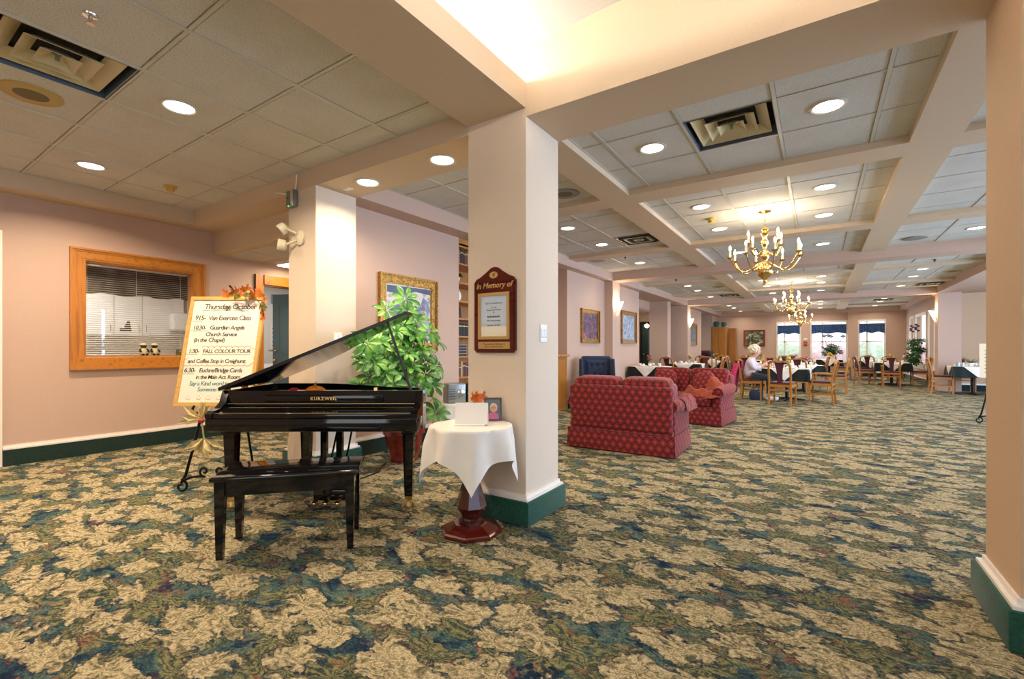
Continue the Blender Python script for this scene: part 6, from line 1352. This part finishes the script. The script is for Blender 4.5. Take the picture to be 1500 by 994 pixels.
# ---------------------------------------------------------------- end of the dining room
cb1 = thing('tall_cabinet', 'tall oak cabinet with two doors carrying the teal pots', 'cabinet', (0, 0, 0))
MB().box(-4.19, 23.35, 0, -3.62, 23.95, 2.22).build('body', 'cherry_oak' if 'cherry_oak' in MATS else 'oak', cb1)
for x0, x1 in ((-4.18, -3.91), (-3.90, -3.63)): d_ = MB().box(x0, 23.33, 0.08, x1, 23.35, 2.2).build('door', 'oak', cb1); MB().sphere((x1 - 0.03 if x0 < -4 else x0 + 0.03, 23.32, 1.1), 0.014).build('knob', 'brass', d_, 60)
cb2 = thing('tall_cabinet', 'narrow oak cabinet standing beside the tall one with the teal pots', 'cabinet', (0, 0, 0)); MB().box(-3.60, 24.1, 0, -3.28, 24.7, 2.17).build('body', 'oak', cb2); MB().box(-3.59, 24.08, 0.08, -3.29, 24.10, 2.15).build('door', 'oak', cb2)
for k, (x, s_) in enumerate(((-4.04, 0.85), (-3.73, 0.7))):
    tp = thing('ceramic_pot', '%s teal ceramic pot on top of the tall oak cabinet' % ('larger', 'smaller')[k], 'pot', (x, 23.6, 2.22)); MB().lathe([(0.10 * s_, 0), (0.15 * s_, 0.10 * s_), (0.13 * s_, 0.26 * s_), (0.15 * s_, 0.30 * s_), (0.12 * s_, 0.30 * s_)], 18).build('body', 'teal_pot', tp, 50); MB().tube([(0.13 * s_, 0, 0.24 * s_), (0.2 * s_, 0, 0.18 * s_), (0.14 * s_, 0, 0.1 * s_)], 0.014, 6).build('handle', 'teal_pot', tp, 60)
lc = thing('linen_cart', 'cart piled with dark red and black linens at the wall opening', 'cart', (-4.15, 21.9, 0)); MB().box(-0.25, -0.45, 0.12, 0.25, 0.45, 0.95).build('body', 'black_satin', lc)
for k in range(5): MB().pillow((0.02 * (k % 2), -0.3 + 0.15 * k, 1.03), 0.24, 0.12, 0.09, 0.6, 8).build('linen', ('maroon_uph', 'linen_black')[k % 2], lc, 60)
for x in (-0.2, 0.2):
    for y in (-0.38, 0.38): MB(T(x, y, 0.06) @ RX(PI / 2)).lathe([(0.06, -0.015), (0.06, 0.015)], 12).build('wheel', 'black_satin', lc, 40)
fp = thing('fire_alarm', 'red fire alarm pull below a white sounder between two end windows', 'fire alarm', (-0.50, FAR, 1.42)); MB().rbox(-0.07, -0.05, -0.10, 0.07, 0, 0.09, 0.01).build('pull_station', 'alarm_red', fp, 40); MB().rbox(-0.07, -0.04, 0.14, 0.07, 0, 0.25, 0.008).build('sounder', 'white_plastic', fp, 40); MB().box(-0.04, -0.055, -0.02, 0.04, -0.05, 0.0).build('handle', 'white_plastic', fp)
for k, y in enumerate((20.15, 21.15)):
    op = thing('potted_orchid', 'tall dark-leaved orchid on the right-hand window sill, %s the sconce' % ('nearer', 'farther from')[k], 'plant', (2.87, y + 0.2, 0.55)); MB().lathe([(0.06, 0), (0.08, 0.13), (0.075, 0.13)], 14).build('pot', 'china_white', op, 40)
    for q in range(26): a = rf.uniform(0, 6.3); o = link('leaf_whorl', WH[2 + q % 2], op); z_ = rf.uniform(0.15, 0.95); o.location = (-0.12 + 0.10 * math.cos(a), 0.16 * math.sin(a), z_); o.rotation_euler = (rf.uniform(-1, 1), rf.uniform(-1, 1), a)
    MB().tube([(0, 0, 0.1), (-0.10, 0, 0.7), (-0.14, 0, 1.38)], 0.008, 5).build('stem', 'leaf_dark', op)
    for q in range(5): MB().sphere((-0.14 + 0.04 * math.cos(q * 2), 0.05 * math.sin(q * 2), 1.25 + 0.05 * q), 0.045, 0.045, 0.035, 8, 5).build('blossom', 'flower_purple', op, 60)
# second iron easel, at the right
ez2 = thing('iron_easel', 'black wrought-iron easel with scrolled feet beside the tan column, holding a small sign', 'easel', (2.40, 10.36, 0), -0.2); easel_parts(ez2)
sp_ = thing('easel_sign', 'white sign on the easel beside the tan column', 'sign', Vector((2.40, 10.36, 0)) + Matrix.Rotation(-0.2, 3, 'Z') @ Vector((0, -0.075, 0.735)), -0.2); bx2 = RX(math.radians(-13.5))
MB(bx2).box(-0.24, 0, 0, 0.24, 0.012, 0.56).build('panel', 'whiteboard', sp_)
for k in range(7): MB(bx2).box(-0.18, -0.001, 0.08 + k * 0.06, 0.18, 0.0005, 0.095 + k * 0.06).build('text_line', 'steel_grey', sp_)
tag(MB().tube([(-3.78, 3.72 - 0.42, 0.006), (-3.70, 3.2, 0.006), (-3.55, 3.0, 0.006), (-3.5, 2.75, 0.006), (-3.35, 2.55, 0.006)], 0.006, 6).build('power_cord', 'black_satin', None, 60), 'black power cord running over the carpet from the pot to the piano', 'cord')
tag(MB().rbox(-4.02, 18.35, 1.27, -3.99, 18.5, 1.45, 0.005).build('exit_notice', 'white_plastic'), 'x', 'notice') if False else None
